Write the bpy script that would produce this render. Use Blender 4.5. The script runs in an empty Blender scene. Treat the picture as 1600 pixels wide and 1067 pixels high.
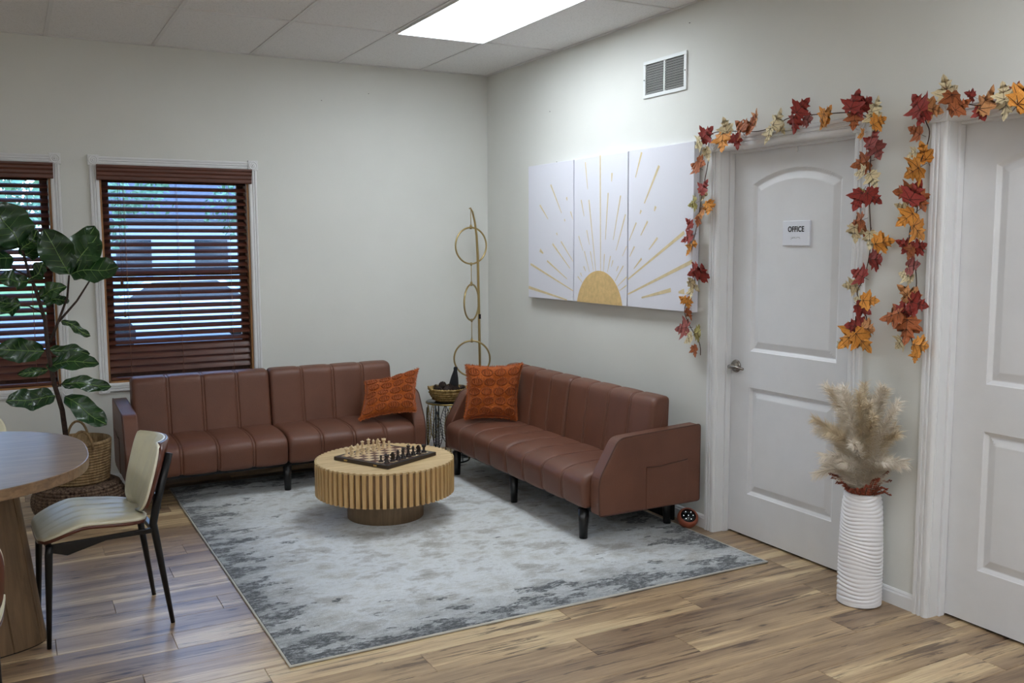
import bpy, bmesh, math, random
from mathutils import Vector, Matrix, Euler
random.seed(7)
S = bpy.context.scene
COL = S.collection
PI = math.pi

# ---------------------------------------------------------------- camera, world, exposure
cd = bpy.data.cameras.new('camera'); cam = bpy.data.objects.new('camera', cd); COL.objects.link(cam)
S.camera = cam
cd.sensor_width = 36.0; cd.lens = 1454.25 / 1600 * 36.0; cd.clip_start = 0.05; cd.clip_end = 200
YAW, PIT, ROL = 0.4960, -0.1033, -0.0039
Fv = Vector((math.sin(YAW) * math.cos(PIT), math.cos(YAW) * math.cos(PIT), math.sin(PIT)))
R0 = Vector((math.cos(YAW), -math.sin(YAW), 0)); U0 = R0.cross(Fv)
Rv = math.cos(ROL) * R0 + math.sin(ROL) * U0; Uv = -math.sin(ROL) * R0 + math.cos(ROL) * U0
mw = Matrix((Rv, Uv, -Fv)).transposed().to_4x4(); mw.translation = Vector((-3.2581, -6.4031, 1.5311))
cam.matrix_world = mw

S.view_settings.view_transform = 'Standard'; S.view_settings.look = 'None'
S.view_settings.gamma = 1.0; S.view_settings.use_curve_mapping = False
S.view_settings.exposure = 0.0

W = bpy.data.worlds.new('world'); S.world = W; W.use_nodes = True
wn = W.node_tree.nodes; wl = W.node_tree.links; wn.clear()
wo = wn.new('ShaderNodeOutputWorld'); wb = wn.new('ShaderNodeBackground')
tc = wn.new('ShaderNodeTexCoord'); sx = wn.new('ShaderNodeSeparateXYZ'); rp = wn.new('ShaderNodeValToRGB')
wl.new(tc.outputs['Generated'], sx.inputs[0]); wl.new(sx.outputs['Z'], rp.inputs[0])
rp.color_ramp.elements[0].position = 0.0; rp.color_ramp.elements[0].color = (0.60, 0.76, 1.0, 1)
rp.color_ramp.elements[1].position = 0.6; rp.color_ramp.elements[1].color = (0.30, 0.50, 1.0, 1)
wl.new(rp.outputs[0], wb.inputs[0]); wl.new(wb.outputs[0], wo.inputs[0])
wb.inputs[1].default_value = 7.0
LIGHT_MAIN = 15.0      # emission of the troffer diffuser near the corner
LIGHT_FILL = 11.5  # emission of the unseen panels added as fill light

H = 2.793              # ceiling height
XW, YW = -6.9, -8.9    # far walls

# ---------------------------------------------------------------- material helpers
MATS = {}
class NT:
    def __init__(s, name):
        m = bpy.data.materials.new(name); m.use_nodes = True; s.m = m
        s.n = m.node_tree.nodes; s.l = m.node_tree.links
        s.b = s.n['Principled BSDF']; s.out = s.n['Material Output']; MATS[name] = m
    def node(s, t, **kw):
        n = s.n.new(t)
        for k, v in kw.items(): setattr(n, k, v)
        return n
    def link(s, a, b): s.l.new(a, b)
    def coord(s, scale=(1, 1, 1), rand=False, loc=(0, 0, 0), rot=(0, 0, 0)):
        t = s.node('ShaderNodeTexCoord'); mp = s.node('ShaderNodeMapping')
        mp.inputs['Scale'].default_value = scale; mp.inputs['Location'].default_value = loc; mp.inputs['Rotation'].default_value = rot
        if rand:
            oi = s.node('ShaderNodeObjectInfo'); mu = s.node('ShaderNodeVectorMath', operation='SCALE')
            cb = s.node('ShaderNodeCombineXYZ'); m2 = s.node('ShaderNodeMath', operation='MULTIPLY'); m2.inputs[1].default_value = 7.31
            s.link(oi.outputs['Random'], cb.inputs[0]); s.link(oi.outputs['Random'], m2.inputs[0]); s.link(m2.outputs[0], cb.inputs[1])
            s.link(cb.outputs[0], mu.inputs[0]); mu.inputs['Scale'].default_value = 37.0
            ad = s.node('ShaderNodeVectorMath', operation='ADD'); s.link(t.outputs['Object'], ad.inputs[0]); s.link(mu.outputs[0], ad.inputs[1])
            s.link(ad.outputs[0], mp.inputs[0])
        else: s.link(t.outputs['Object'], mp.inputs[0])
        return mp.outputs[0]
    def noise(s, vec, scale=5, detail=4, rough=.55, dist=0.0):
        n = s.node('ShaderNodeTexNoise'); n.inputs['Scale'].default_value = scale; n.inputs['Detail'].default_value = detail
        n.inputs['Roughness'].default_value = rough; n.inputs['Distortion'].default_value = dist
        if vec is not None: s.link(vec, n.inputs['Vector'])
        return n.outputs['Fac']
    def ramp(s, fac, stops, interp='LINEAR'):
        r = s.node('ShaderNodeValToRGB'); e = r.color_ramp; e.interpolation = interp
        while len(e.elements) < len(stops): e.elements.new(.5)
        for el, (p, c) in zip(e.elements, stops):
            el.position = p; el.color = (*c, 1) if len(c) == 3 else c
        s.link(fac, r.inputs[0]); return r.outputs[0]
    def mix(s, fac, a, b, mode='MIX'):
        n = s.node('ShaderNodeMix', data_type='RGBA', blend_type=mode)
        for sock, v in ((n.inputs[0], fac), (n.inputs[6], a), (n.inputs[7], b)):
            if isinstance(v, (int, float)): sock.default_value = v
            elif isinstance(v, tuple): sock.default_value = (*v, 1) if len(v) == 3 else v
            else: s.link(v, sock)
        return n.outputs[2]
    def math(s, op, a, b=None, clamp=False):
        n = s.node('ShaderNodeMath', operation=op, use_clamp=clamp)
        for i, v in enumerate((a, b)):
            if v is None: continue
            if isinstance(v, (int, float)): n.inputs[i].default_value = v
            else: s.link(v, n.inputs[i])
        return n.outputs[0]
    def col(s, c):
        if isinstance(c, tuple): s.b.inputs['Base Color'].default_value = (*c, 1)
        else: s.link(c, s.b.inputs['Base Color'])
    def set(s, **kw):
        for k, v in kw.items():
            k = k.replace('_', ' ')
            k = {'Coat': 'Coat Weight', 'Emission': 'Emission Strength', 'Spec': 'Specular IOR Level', 'Transmission': 'Transmission Weight', 'Sheen': 'Sheen Weight'}.get(k, k)
            s.b.inputs[k].default_value = v
    def bump(s, h, strength=.2, dist=.01):
        n = s.node('ShaderNodeBump'); n.inputs['Strength'].default_value = strength; n.inputs['Distance'].default_value = dist
        s.link(h, n.inputs['Height']); s.link(n.outputs[0], s.b.inputs['Normal'])

def simple(name, c, rough=.5, metal=0.0, var=0.0, vscale=8, bump=0.0, bscale=60, coat=0.0, spec=.5):
    t = NT(name); t.set(Roughness=rough, Metallic=metal, Coat=coat, Spec=spec)
    v = t.coord()
    f = t.noise(v, vscale, 3)
    k = max(var, .02)
    t.col(t.ramp(f, [(.3, tuple(max(0, x * (1 - k)) for x in c)), (.7, tuple(min(1, x * (1 + k)) for x in c))]))
    if bump: t.bump(t.noise(v, bscale, 4), bump, .004)
    return t.m

def lin(r, g, b):
    f = lambda x: (x / 255 / 12.92) if x <= 10 else ((x / 255 + .055) / 1.055) ** 2.4
    return (f(r), f(g), f(b))

simple('wall_paint', lin(222, 222, 217), .75, var=.012, vscale=2, bump=.12, bscale=180, spec=.3)
simple('trim_white', lin(230, 230, 231), .42, var=.005)
simple('door_white', lin(226, 226, 228), .42, var=.012, bump=.06, bscale=160)
simple('grid_white', lin(222, 221, 220), .5)
simple('vent_white', lin(226, 228, 228), .35)
simple('louvre_grey', lin(168, 170, 168), .5)
simple('cord_tan', lin(150, 108, 88), .7)
simple('vent_dark', lin(40, 40, 40), .8)
simple('black_metal', lin(22, 22, 24), .35, metal=.3)
simple('black_leg', lin(20, 19, 20), .3)
simple('dark_void', lin(12, 10, 10), .9)
simple('brass', lin(182, 160, 112), .30, metal=1.0, var=.05)
simple('gold_dull', lin(150, 125, 70), .35, metal=.9, var=.2)
simple('nickel', lin(150, 145, 138), .25, metal=1.0)
simple('vase_white', lin(238, 237, 240), .55, var=.01, bump=.05, bscale=90)
simple('sign_white', lin(228, 230, 238), .5, bump=.1, bscale=300)
simple('ink_black', lin(18, 18, 24), .5)
simple('nail_dark', lin(50, 48, 45), .6)
simple('walnut_shell', lin(88, 42, 28), .35, var=.25, vscale=10, coat=.3)
simple('chess_dark', lin(32, 18, 16), .35, var=.2, coat=.3)
simple('chess_light', lin(226, 200, 158), .4, var=.06, coat=.2)
simple('square_light', lin(214, 188, 150), .45, var=.08)
simple('square_dark', lin(96, 62, 46), .45, var=.12)
simple('terracotta', lin(150, 78, 55), .55, var=.05)
simple('glossy_black', lin(14, 20, 24), .15)
simple('pine_cone', lin(48, 34, 28), .7, var=.35, vscale=40)
simple('felt_black', lin(26, 26, 30), .9)
simple('bark', lin(58, 42, 34), .85, var=.4, vscale=60, bump=.8, bscale=90)
simple('soil', lin(45, 33, 25), .95, var=.4, vscale=40, bump=.8)
simple('asphalt', lin(120, 122, 128), .9, var=.1)
simple('concrete', lin(190, 190, 190), .9, var=.08)
simple('siding', lin(190, 196, 204), .7, var=.03)
simple('shingle', lin(90, 92, 98), .9, var=.15)
simple('car_paint', lin(200, 212, 226), .25, metal=.2, coat=.8)
simple('tyre', lin(25, 25, 26), .8)
simple('car_glass', lin(40, 52, 62), .1)
simple('tail_red', lin(190, 25, 20), .3)
simple('twig', lin(70, 45, 30), .8)
simple('pampas_stem', lin(190, 170, 130), .8)
simple('rust_sprig', lin(138, 66, 44), .8, var=.3, vscale=30)

def m_lawn():
    t = NT('lawn_grass'); v = t.coord(); t.col(t.ramp(t.noise(v, 3, 6), [(.3, lin(70, 100, 45)), (.7, lin(120, 150, 75))])); t.set(Roughness=.95)
m_lawn()
def m_foliage():
    t = NT('tree_foliage'); v = t.coord(); t.col(t.ramp(t.noise(v, 4, 5), [(.3, lin(66, 104, 76)), (.7, lin(136, 170, 130))])); t.set(Roughness=.7)
m_foliage()
def m_tile():
    t = NT('ceiling_tile'); v = t.coord(rand=True)
    f = t.noise(v, 140, 3, .7); f2 = t.noise(v, 12, 2)
    c = t.ramp(f, [(.30, lin(196, 195, 194)), (.42, lin(232, 231, 230)), (.7, lin(238, 237, 236))])
    t.col(c); t.set(Roughness=.95, Spec=.1); t.bump(f, .5, .003)
m_tile()
def m_plank():
    t = NT('floor_plank'); v = t.coord((.36, 7.5, 1), rand=True)
    warp = t.noise(t.coord((.8, 2.2, 1), rand=True), 1.6, 4, .55, .4)
    vd = t.node('ShaderNodeVectorMath', operation='ADD'); t.link(v, vd.inputs[0])
    cb = t.node('ShaderNodeCombineXYZ'); t.link(t.math('MULTIPLY', warp, .9), cb.inputs[1]); t.link(cb.outputs[0], vd.inputs[1])
    band = t.noise(vd.outputs[0], .95, 6, .56, .25)
    base = t.ramp(band, [(.33, lin(112, 91, 73)), (.42, lin(142, 119, 94)), (.50, lin(160, 136, 107)), (.56, lin(176, 151, 118)), (.60, lin(205, 181, 144)), (.66, lin(200, 174, 138)), (.74, lin(152, 128, 101))])
    v2 = t.coord((1.4, 60, 1), rand=True); fine = t.noise(v2, 4, 6, .66, 1.0)
    c = t.mix(.62, base, t.ramp(fine, [(.34, (.34, .32, .30)), (.60, (.74, .73, .71))]), 'OVERLAY')
    v3 = t.coord((1.5, 24, 1), rand=True, loc=(3.3, 8.1, 0)); streak = t.noise(v3, 1.4, 7, .7, 1.2)
    area = t.noise(t.coord((1.0, 3.0, 1), rand=True, loc=(9, 2, 0)), 2.0, 3)
    sm = t.ramp(t.math('ADD', streak, t.math('MULTIPLY', area, .45)), [(.79, (0, 0, 0)), (.85, (1, 1, 1))])
    c = t.mix(t.math('MULTIPLY', sm, .8), c, lin(72, 52, 40))
    vk = t.coord((1.0, 2.4, 1), rand=True, loc=(1.7, .4, 0)); vo = t.node('ShaderNodeTexVoronoi', voronoi_dimensions='2D'); vo.inputs['Scale'].default_value = 2.6; t.link(vk, vo.inputs['Vector'])
    sepc = t.node('ShaderNodeSeparateColor'); t.link(vo.outputs['Color'], sepc.inputs[0])
    on_ = t.math('GREATER_THAN', sepc.outputs[0], .62)
    dd = t.math('ADD', vo.outputs['Distance'], t.math('MULTIPLY', fine, .12))
    halo = t.ramp(dd, [(.12, (1, 1, 1)), (.36, (0, 0, 0))]); kn = t.ramp(dd, [(.085, (1, 1, 1)), (.135, (0, 0, 0))])
    c = t.mix(t.math('MULTIPLY', t.math('MULTIPLY', halo, on_), .45), c, lin(104, 78, 58))
    c = t.mix(t.math('MULTIPLY', t.math('MULTIPLY', kn, on_), .85), c, lin(56, 38, 28))
    t.col(c); t.set(Roughness=.34, Spec=.55); t.bump(fine, .10, .002)
m_plank()
def wood(name, c1, c2, rough=.5, scale=(1, 14, 14), sc=3, rand=True):
    t = NT(name); v = t.coord(scale, rand=rand); f = t.noise(v, sc, 5, .6, .8); t.col(t.ramp(f, [(.35, c1), (.65, c2)])); t.set(Roughness=rough); t.bump(f, .08, .002)
    return t.m
wood('oak_top', lin(192, 160, 112), lin(222, 194, 146), .45, (1.5, 14, 14))
wood('oak_slat', lin(192, 152, 98), lin(216, 178, 122), .5, (14, 14, 1.2))
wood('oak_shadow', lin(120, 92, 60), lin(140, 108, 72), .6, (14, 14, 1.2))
wood('oak_base', lin(124, 102, 78), lin(150, 124, 96), .55, (10, 10, 1.2))
wood('table_veneer', lin(112, 88, 66), lin(142, 114, 86), .32, (1.4, 16, 16))
wood('table_pedestal', lin(92, 72, 52), lin(120, 94, 68), .5, (12, 12, 1))
wood('blind_wood', lin(80, 44, 33), lin(104, 60, 45), .36, (2, 20, 20))
wood('sash_wood', lin(66, 36, 26), lin(92, 54, 38), .5, (8, 8, 1))
wood('pine_trim', lin(150, 104, 62), lin(172, 124, 78), .5, (8, 8, 1))

def m_leather():
    t = NT('brown_leather'); v = t.coord()
    f = t.noise(v, 5, 4); t.col(t.ramp(f, [(.3, lin(103, 65, 50)), (.7, lin(114, 73, 56))]))
    vo = t.node('ShaderNodeTexVoronoi'); vo.inputs['Scale'].default_value = 260; t.link(v, vo.inputs['Vector'])
    t.bump(t.math('ADD', vo.outputs['Distance'], t.math('MULTIPLY', t.noise(v, 9, 3), 1.5)), .22, .003); t.set(Roughness=.43, Spec=.45)
m_leather()
simple('leather_piping', lin(84, 52, 40), .45)
def m_rug():
    t = NT('rug_pile'); v = t.coord()
    tcn = t.node('ShaderNodeTexCoord'); sp = t.node('ShaderNodeSeparateXYZ'); t.link(tcn.outputs['Object'], sp.inputs[0])
    ax = t.math('ABSOLUTE', sp.outputs['X']); ay = t.math('ABSOLUTE', sp.outputs['Y'])
    ex = t.math('SUBTRACT', 1.158, ax); ey = t.math('SUBTRACT', 1.428, ay)
    edge = t.math('MINIMUM', ex, ey)
    wob = t.noise(t.coord((.9, 1.6, 1)), 3.2, 4, .6)
    edge = t.math('ADD', edge, t.math('MULTIPLY', t.math('SUBTRACT', wob, .5), .55))
    em = t.ramp(edge, [(.02, (1, 1, 1)), (.14, (.70, .70, .70)), (.30, (.25, .25, .25)), (.50, (0, 0, 0))])
    big = t.noise(t.coord((.85, 1.25, 1)), 4.2, 9, .70, .1)
    basec = t.ramp(big, [(.30, lin(158, 155, 149)), (.42, lin(188, 188, 185)), (.50, lin(222, 226, 228)), (.57, lin(208, 210, 208)), (.70, lin(172, 168, 159))])
    st = t.noise(t.coord((3.0, 9, 1)), 5.0, 8, .75, .3)
    stm = t.ramp(st, [(.38, (0, 0, 0)), (.60, (1, 1, 1))])
    dark = t.mix(stm, lin(112, 116, 118), lin(176, 180, 182))
    c = t.mix(t.math('MULTIPLY', em, .9), basec, dark)
    patch = t.noise(t.coord((1.0, 2.2, 1), loc=(4.2, 1.1, 0)), 4.2, 10, .70, .1)
    pm_ = t.ramp(t.math('ADD', patch, t.math('MULTIPLY', em, .17)), [(.635, (0, 0, 0)), (.65, (1, 1, 1))])
    fleck = t.ramp(t.noise(t.coord((1, 1.8, 1), loc=(.3, 7, 0)), 40, 6, .8), [(.46, (0, 0, 0)), (.50, (1, 1, 1))])
    c = t.mix(t.math('MULTIPLY', pm_, t.math('ADD', t.math('MULTIPLY', fleck, .55), .35)), c, lin(62, 66, 70))
    thin = t.ramp(t.noise(t.coord((1.6, 26, 1)), 5, 7, .75, .4), [(.58, (0, 0, 0)), (.64, (1, 1, 1))])
    c = t.mix(t.math('MULTIPLY', thin, .38), c, lin(96, 98, 100))
    g = t.noise(v, 330, 2, .7)
    c = t.mix(.75, c, t.ramp(g, [(.3, (.28, .28, .28)), (.7, (.74, .74, .74))]), 'OVERLAY')
    t.col(c); t.set(Roughness=.95, Spec=.1, Sheen=.2); t.bump(g, .6, .004)
m_rug()
simple('rug_binding', lin(200, 198, 190), .9, bump=.3, bscale=200)
def m_pillow():
    t = NT('orange_chenille'); v = t.coord()
    g = t.noise(v, 120, 3, .7); t.col(t.ramp(g, [(.35, lin(152, 75, 30)), (.65, lin(188, 99, 46))])); t.set(Roughness=1.0, Sheen=.15, Spec=.05); t.bump(t.math('ADD', g, t.math('MULTIPLY', t.noise(v, 26, 4), 1.5)), 1.0, .006)
m_pillow()
simple('orange_fringe', lin(176, 90, 40), .95, var=.2, vscale=90, bump=.5, bscale=150)
simple('orange_tuft', lin(144, 70, 28), .95, var=.25, vscale=80, bump=.8, bscale=180)
def m_canvas():
    t = NT('canvas'); v = t.coord(); w1 = t.noise(t.coord((1, 1, 1)), 500, 2)
    t.col(t.ramp(w1, [(.3, lin(222, 222, 232)), (.7, lin(232, 232, 240))])); t.set(Roughness=.85, Spec=.2); t.bump(w1, .2, .001)
m_canvas()
simple('canvas_side', lin(200, 196, 192), .85)
simple('gold_ray', lin(220, 202, 162), .7, var=.08, vscale=30)
simple('gold_sun', lin(216, 184, 128), .7, var=.10, vscale=40)
def m_leafm(name, c, c2):
    t = NT(name); v = t.coord(); f = t.noise(v, 30, 4); t.col(t.ramp(f, [(.35, c), (.65, c2)])); t.set(Roughness=.65)
    return t.m
LC = {'R': ((130, 38, 34), (166, 58, 46)), 'B': ((154, 80, 40), (192, 110, 62)), 'O': ((214, 130, 42), (236, 166, 74)), 'C': ((216, 196, 150), (238, 222, 184)),
      'P': ((136, 66, 62), (166, 92, 84)), 'G': ((160, 150, 84), (190, 176, 110)), 'T': ((204, 136, 82), (226, 166, 112))}
for k, (a, b) in LC.items(): m_leafm('maple_' + k, lin(*a), lin(*b))
simple('leaf_vein', lin(70, 36, 24), .7)
def m_fig():
    t = NT('fig_leaf'); v = t.coord(); t.col(t.ramp(t.noise(v, 9, 4), [(.3, lin(20, 50, 22)), (.7, lin(36, 72, 30))])); t.set(Roughness=.32, Coat=.25); t.bump(t.noise(v, 22, 3), .25, .01)
m_fig()
simple('fig_vein', lin(120, 150, 82), .5)
def m_rope(name, a, b, sc):
    t = NT(name); v = t.coord((1, 1, 1)); w = t.noise(t.coord((60, 60, 14)), sc, 3, .6); t.col(t.ramp(w, [(.35, a), (.65, b)])); t.set(Roughness=.9, Spec=.1); t.bump(w, .6, .004)
m_rope('rope_tan', lin(112, 90, 64), lin(154, 128, 94), 1.0)
m_rope('rope_dark', lin(52, 38, 32), lin(120, 100, 84), 1.4)
m_rope('wicker_gold', lin(136, 108, 62), lin(200, 172, 118), 1.0)
simple('cream_leather', lin(214, 208, 180), .42, var=.04, bump=.05, bscale=160)
simple('cream_edge', lin(228, 224, 204), .3)
def m_plume():
    t = NT('plume_fibre'); oi = t.node('ShaderNodeObjectInfo'); v = t.coord()
    t.col(t.mix(t.noise(v, 8, 3), lin(226, 211, 190), lin(252, 246, 236))); t.set(Roughness=.9, Spec=.1)
m_plume()
def m_plume2():
    t = NT('plume_fibre_tan'); v = t.coord()
    t.col(t.mix(t.noise(v, 8, 3), lin(206, 186, 156), lin(240, 226, 200))); t.set(Roughness=.9, Spec=.1)
m_plume2()
def emis(name, c, s):
    t = NT(name); t.col(c); t.b.inputs['Emission Color'].default_value = (*c, 1); t.set(Emission=s); return t.m
emis('diffuser_main', (.86, .94, 1.0), LIGHT_MAIN)
emis('diffuser_fill', (.88, .94, 1.0), LIGHT_FILL)
emis('led_white', (.9, .95, 1.0), 1.2)
def m_glass():
    t = NT('window_glass'); t.n.remove(t.b)
    tr = t.node('ShaderNodeBsdfTransparent'); gl = t.node('ShaderNodeBsdfGlossy'); gl.inputs['Roughness'].default_value = .02
    mx = t.node('ShaderNodeMixShader'); fr = t.node('ShaderNodeFresnel'); fr.inputs[0].default_value = 1.45
    tr.inputs[0].default_value = (.93, .97, .98, 1)
    t.link(fr.outputs[0], mx.inputs[0]); t.link(tr.outputs[0], mx.inputs[1]); t.link(gl.outputs[0], mx.inputs[2]); t.link(mx.outputs[0], t.out.inputs[0])
m_glass()

# ---------------------------------------------------------------- mesh helpers
class MB:
    def __init__(s): s.v = []; s.f = []; s.mi = []; s.mats = []; s.sm = []
    def mat(s, name):
        if name not in s.mats: s.mats.append(name)
        return s.mats.index(name)
    def add(s, vs, fs, m, smooth=False, M=None):
        b = len(s.v); k = s.mat(m)
        for p in vs:
            p = Vector(p)
            if M is not None: p = M @ p
            s.v.append(p)
        for f in fs: s.f.append([b + i for i in f]); s.mi.append(k); s.sm.append(smooth)
        return s
    def box(s, x0, x1, y0, y1, z0, z1, m, M=None):
        vs = [(x, y, z) for x in (x0, x1) for y in (y0, y1) for z in (z0, z1)]
        return s.add(vs, [(0, 1, 3, 2), (4, 6, 7, 5), (0, 4, 5, 1), (2, 3, 7, 6), (0, 2, 6, 4), (1, 5, 7, 3)], m, False, M)
    def prism(s, pts, axis, a, b, m, M=None, smooth=False):
        """closed 2D polygon extruded along axis (0,1,2) from a to b"""
        def P(p, t):
            q = list(p); q.insert(axis, t); return tuple(q)
        n = len(pts); vs = [P(p, a) for p in pts] + [P(p, b) for p in pts]
        fs = [(i, (i + 1) % n, n + (i + 1) % n, n + i) for i in range(n)]
        s.add(vs, fs, m, smooth, M); b0 = len(s.v) - 2 * n
        s.f.append([b0 + i for i in range(n)][::-1]); s.mi.append(s.mat(m)); s.sm.append(False)
        s.f.append([b0 + n + i for i in range(n)]); s.mi.append(s.mat(m)); s.sm.append(False)
        return s
    def tube(s, pts, r, m, seg=8, closed=False, M=None, cap=True):
        pts = [Vector(p) for p in pts]; n = len(pts)
        rr = r if isinstance(r, (list, tuple)) else [r] * n
        vs = []; up = None
        for i, p in enumerate(pts):
            if closed: d = pts[(i + 1) % n] - pts[i - 1]
            else: d = pts[min(i + 1, n - 1)] - pts[max(i - 1, 0)]
            d.normalize()
            if up is None:
                up = Vector((0, 0, 1)) if abs(d.z) < .9 else Vector((1, 0, 0))
            a = d.cross(up).normalized(); up = a.cross(d).normalized()
            for k in range(seg):
                t = 2 * PI * k / seg; vs.append(p + rr[i] * (math.cos(t) * a + math.sin(t) * up))
        fs = []
        for i in range(n if closed else n - 1):
            j = (i + 1) % n
            for k in range(seg): fs.append((i * seg + k, i * seg + (k + 1) % seg, j * seg + (k + 1) % seg, j * seg + k))
        if not closed and cap:
            fs.append(tuple(range(seg))[::-1]); fs.append(tuple((n - 1) * seg + k for k in range(seg)))
        return s.add(vs, fs, m, True, M)
    def lathe(s, prof, m, seg=24, c=(0, 0, 0), M=None, fn=None):
        vs = []; n = len(prof)
        for i, (r, z) in enumerate(prof):
            for k in range(seg):
                t = 2 * PI * k / seg; r2, z2 = (fn(r, z, t) if fn else (r, z))
                vs.append((c[0] + r2 * math.cos(t), c[1] + r2 * math.sin(t), c[2] + z2))
        fs = [(i * seg + k, i * seg + (k + 1) % seg, (i + 1) * seg + (k + 1) % seg, (i + 1) * seg + k) for i in range(n - 1) for k in range(seg)]
        if prof[0][0] > 1e-6: fs.append(tuple(range(seg))[::-1])
        if prof[-1][0] > 1e-6: fs.append(tuple((n - 1) * seg + k for k in range(seg)))
        return s.add(vs, fs, m, True, M)
    def mesh(s, name):
        me = bpy.data.meshes.new(name); me.from_pydata([tuple(v) for v in s.v], [], s.f)
        for m in s.mats: me.materials.append(MATS[m])
        me.polygons.foreach_set('material_index', s.mi); me.polygons.foreach_set('use_smooth', s.sm)
        me.update(); return me
    def obj(s, name, parent=None, loc=None, bevel=0, rot=None):
        o = bpy.data.objects.new(name, s.mesh(name)); COL.objects.link(o)
        if loc: o.location = loc
        if rot: o.rotation_euler = rot
        if parent: o.parent = parent
        if bevel:
            b = o.modifiers.new('bevel', 'BEVEL'); b.width = bevel; b.segments = 2; b.limit_method = 'ANGLE'; b.angle_limit = math.radians(40)
        return o
def fixn(o):
    bm = bmesh.new(); bm.from_mesh(o.data); bmesh.ops.recalc_face_normals(bm, faces=bm.faces); bm.to_mesh(o.data); bm.free(); return o
def tag(o, label=None, cat=None, group=None, kind=None):
    if label: o['label'] = label
    if cat: o['category'] = cat
    if group: o['group'] = group
    if kind: o['kind'] = kind
    return o
def thing(name, label, cat, loc=(0, 0, 0), rz=0, group=None, kind=None):
    o = bpy.data.objects.new(name, None); COL.objects.link(o); o.location = loc; o.rotation_euler = (0, 0, rz)
    o.empty_display_size = .05
    return tag(o, label, cat, group, kind)
def inst(me_obj, name, parent, loc, rot=None, scale=None):
    o = me_obj.copy(); o.name = name; COL.objects.link(o); o.parent = parent; o.location = loc
    if rot: o.rotation_euler = rot
    if scale: o.scale = scale if isinstance(scale, tuple) else (scale,) * 3
    return o
def copy_tree(o, parent=None):
    c = o.copy(); COL.objects.link(c); c.parent = parent
    for ch in list(o.children): copy_tree(ch, c)
    return c

# ---------------------------------------------------------------- measured layout data (metres)
G1P = [[-2.574,0.947],[-2.547,1.012],[-2.476,1.109],[-2.452,1.194],[-2.512,1.334],[-2.472,1.469],[-2.541,1.637],[-2.578,1.801],[-2.598,1.963],[-2.606,2.044],[-2.659,2.093],[-2.811,2.086],[-2.959,2.071],[-3.095,2.086],[-3.175,2.105],[-3.28,2.107],[-3.367,2.102],[-3.528,2.088],[-3.596,2.069],[-3.637,2.038],[-3.64,1.972],[-3.647,1.826],[-3.646,1.693],[-3.646,1.533],[-3.632,1.397],[-3.605,1.328],[-3.614,1.274],[-3.641,1.207],[-3.643,1.152],[-3.62,1.123]]
G2P = [[-4.301,2.05],[-4.154,2.036],[-4.047,2.062],[-3.977,2.083],[-3.922,2.066],[-3.904,2.019],[-3.912,1.969],[-3.906,1.908],[-3.889,1.834],[-3.879,1.735],[-3.868,1.659],[-3.855,1.609],[-3.856,1.532],[-3.872,1.455],[-3.881,1.378],[-3.889,1.34],[-3.871,1.275],[-3.852,1.222],[-3.868,1.157],[-3.907,1.096]]
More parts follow.
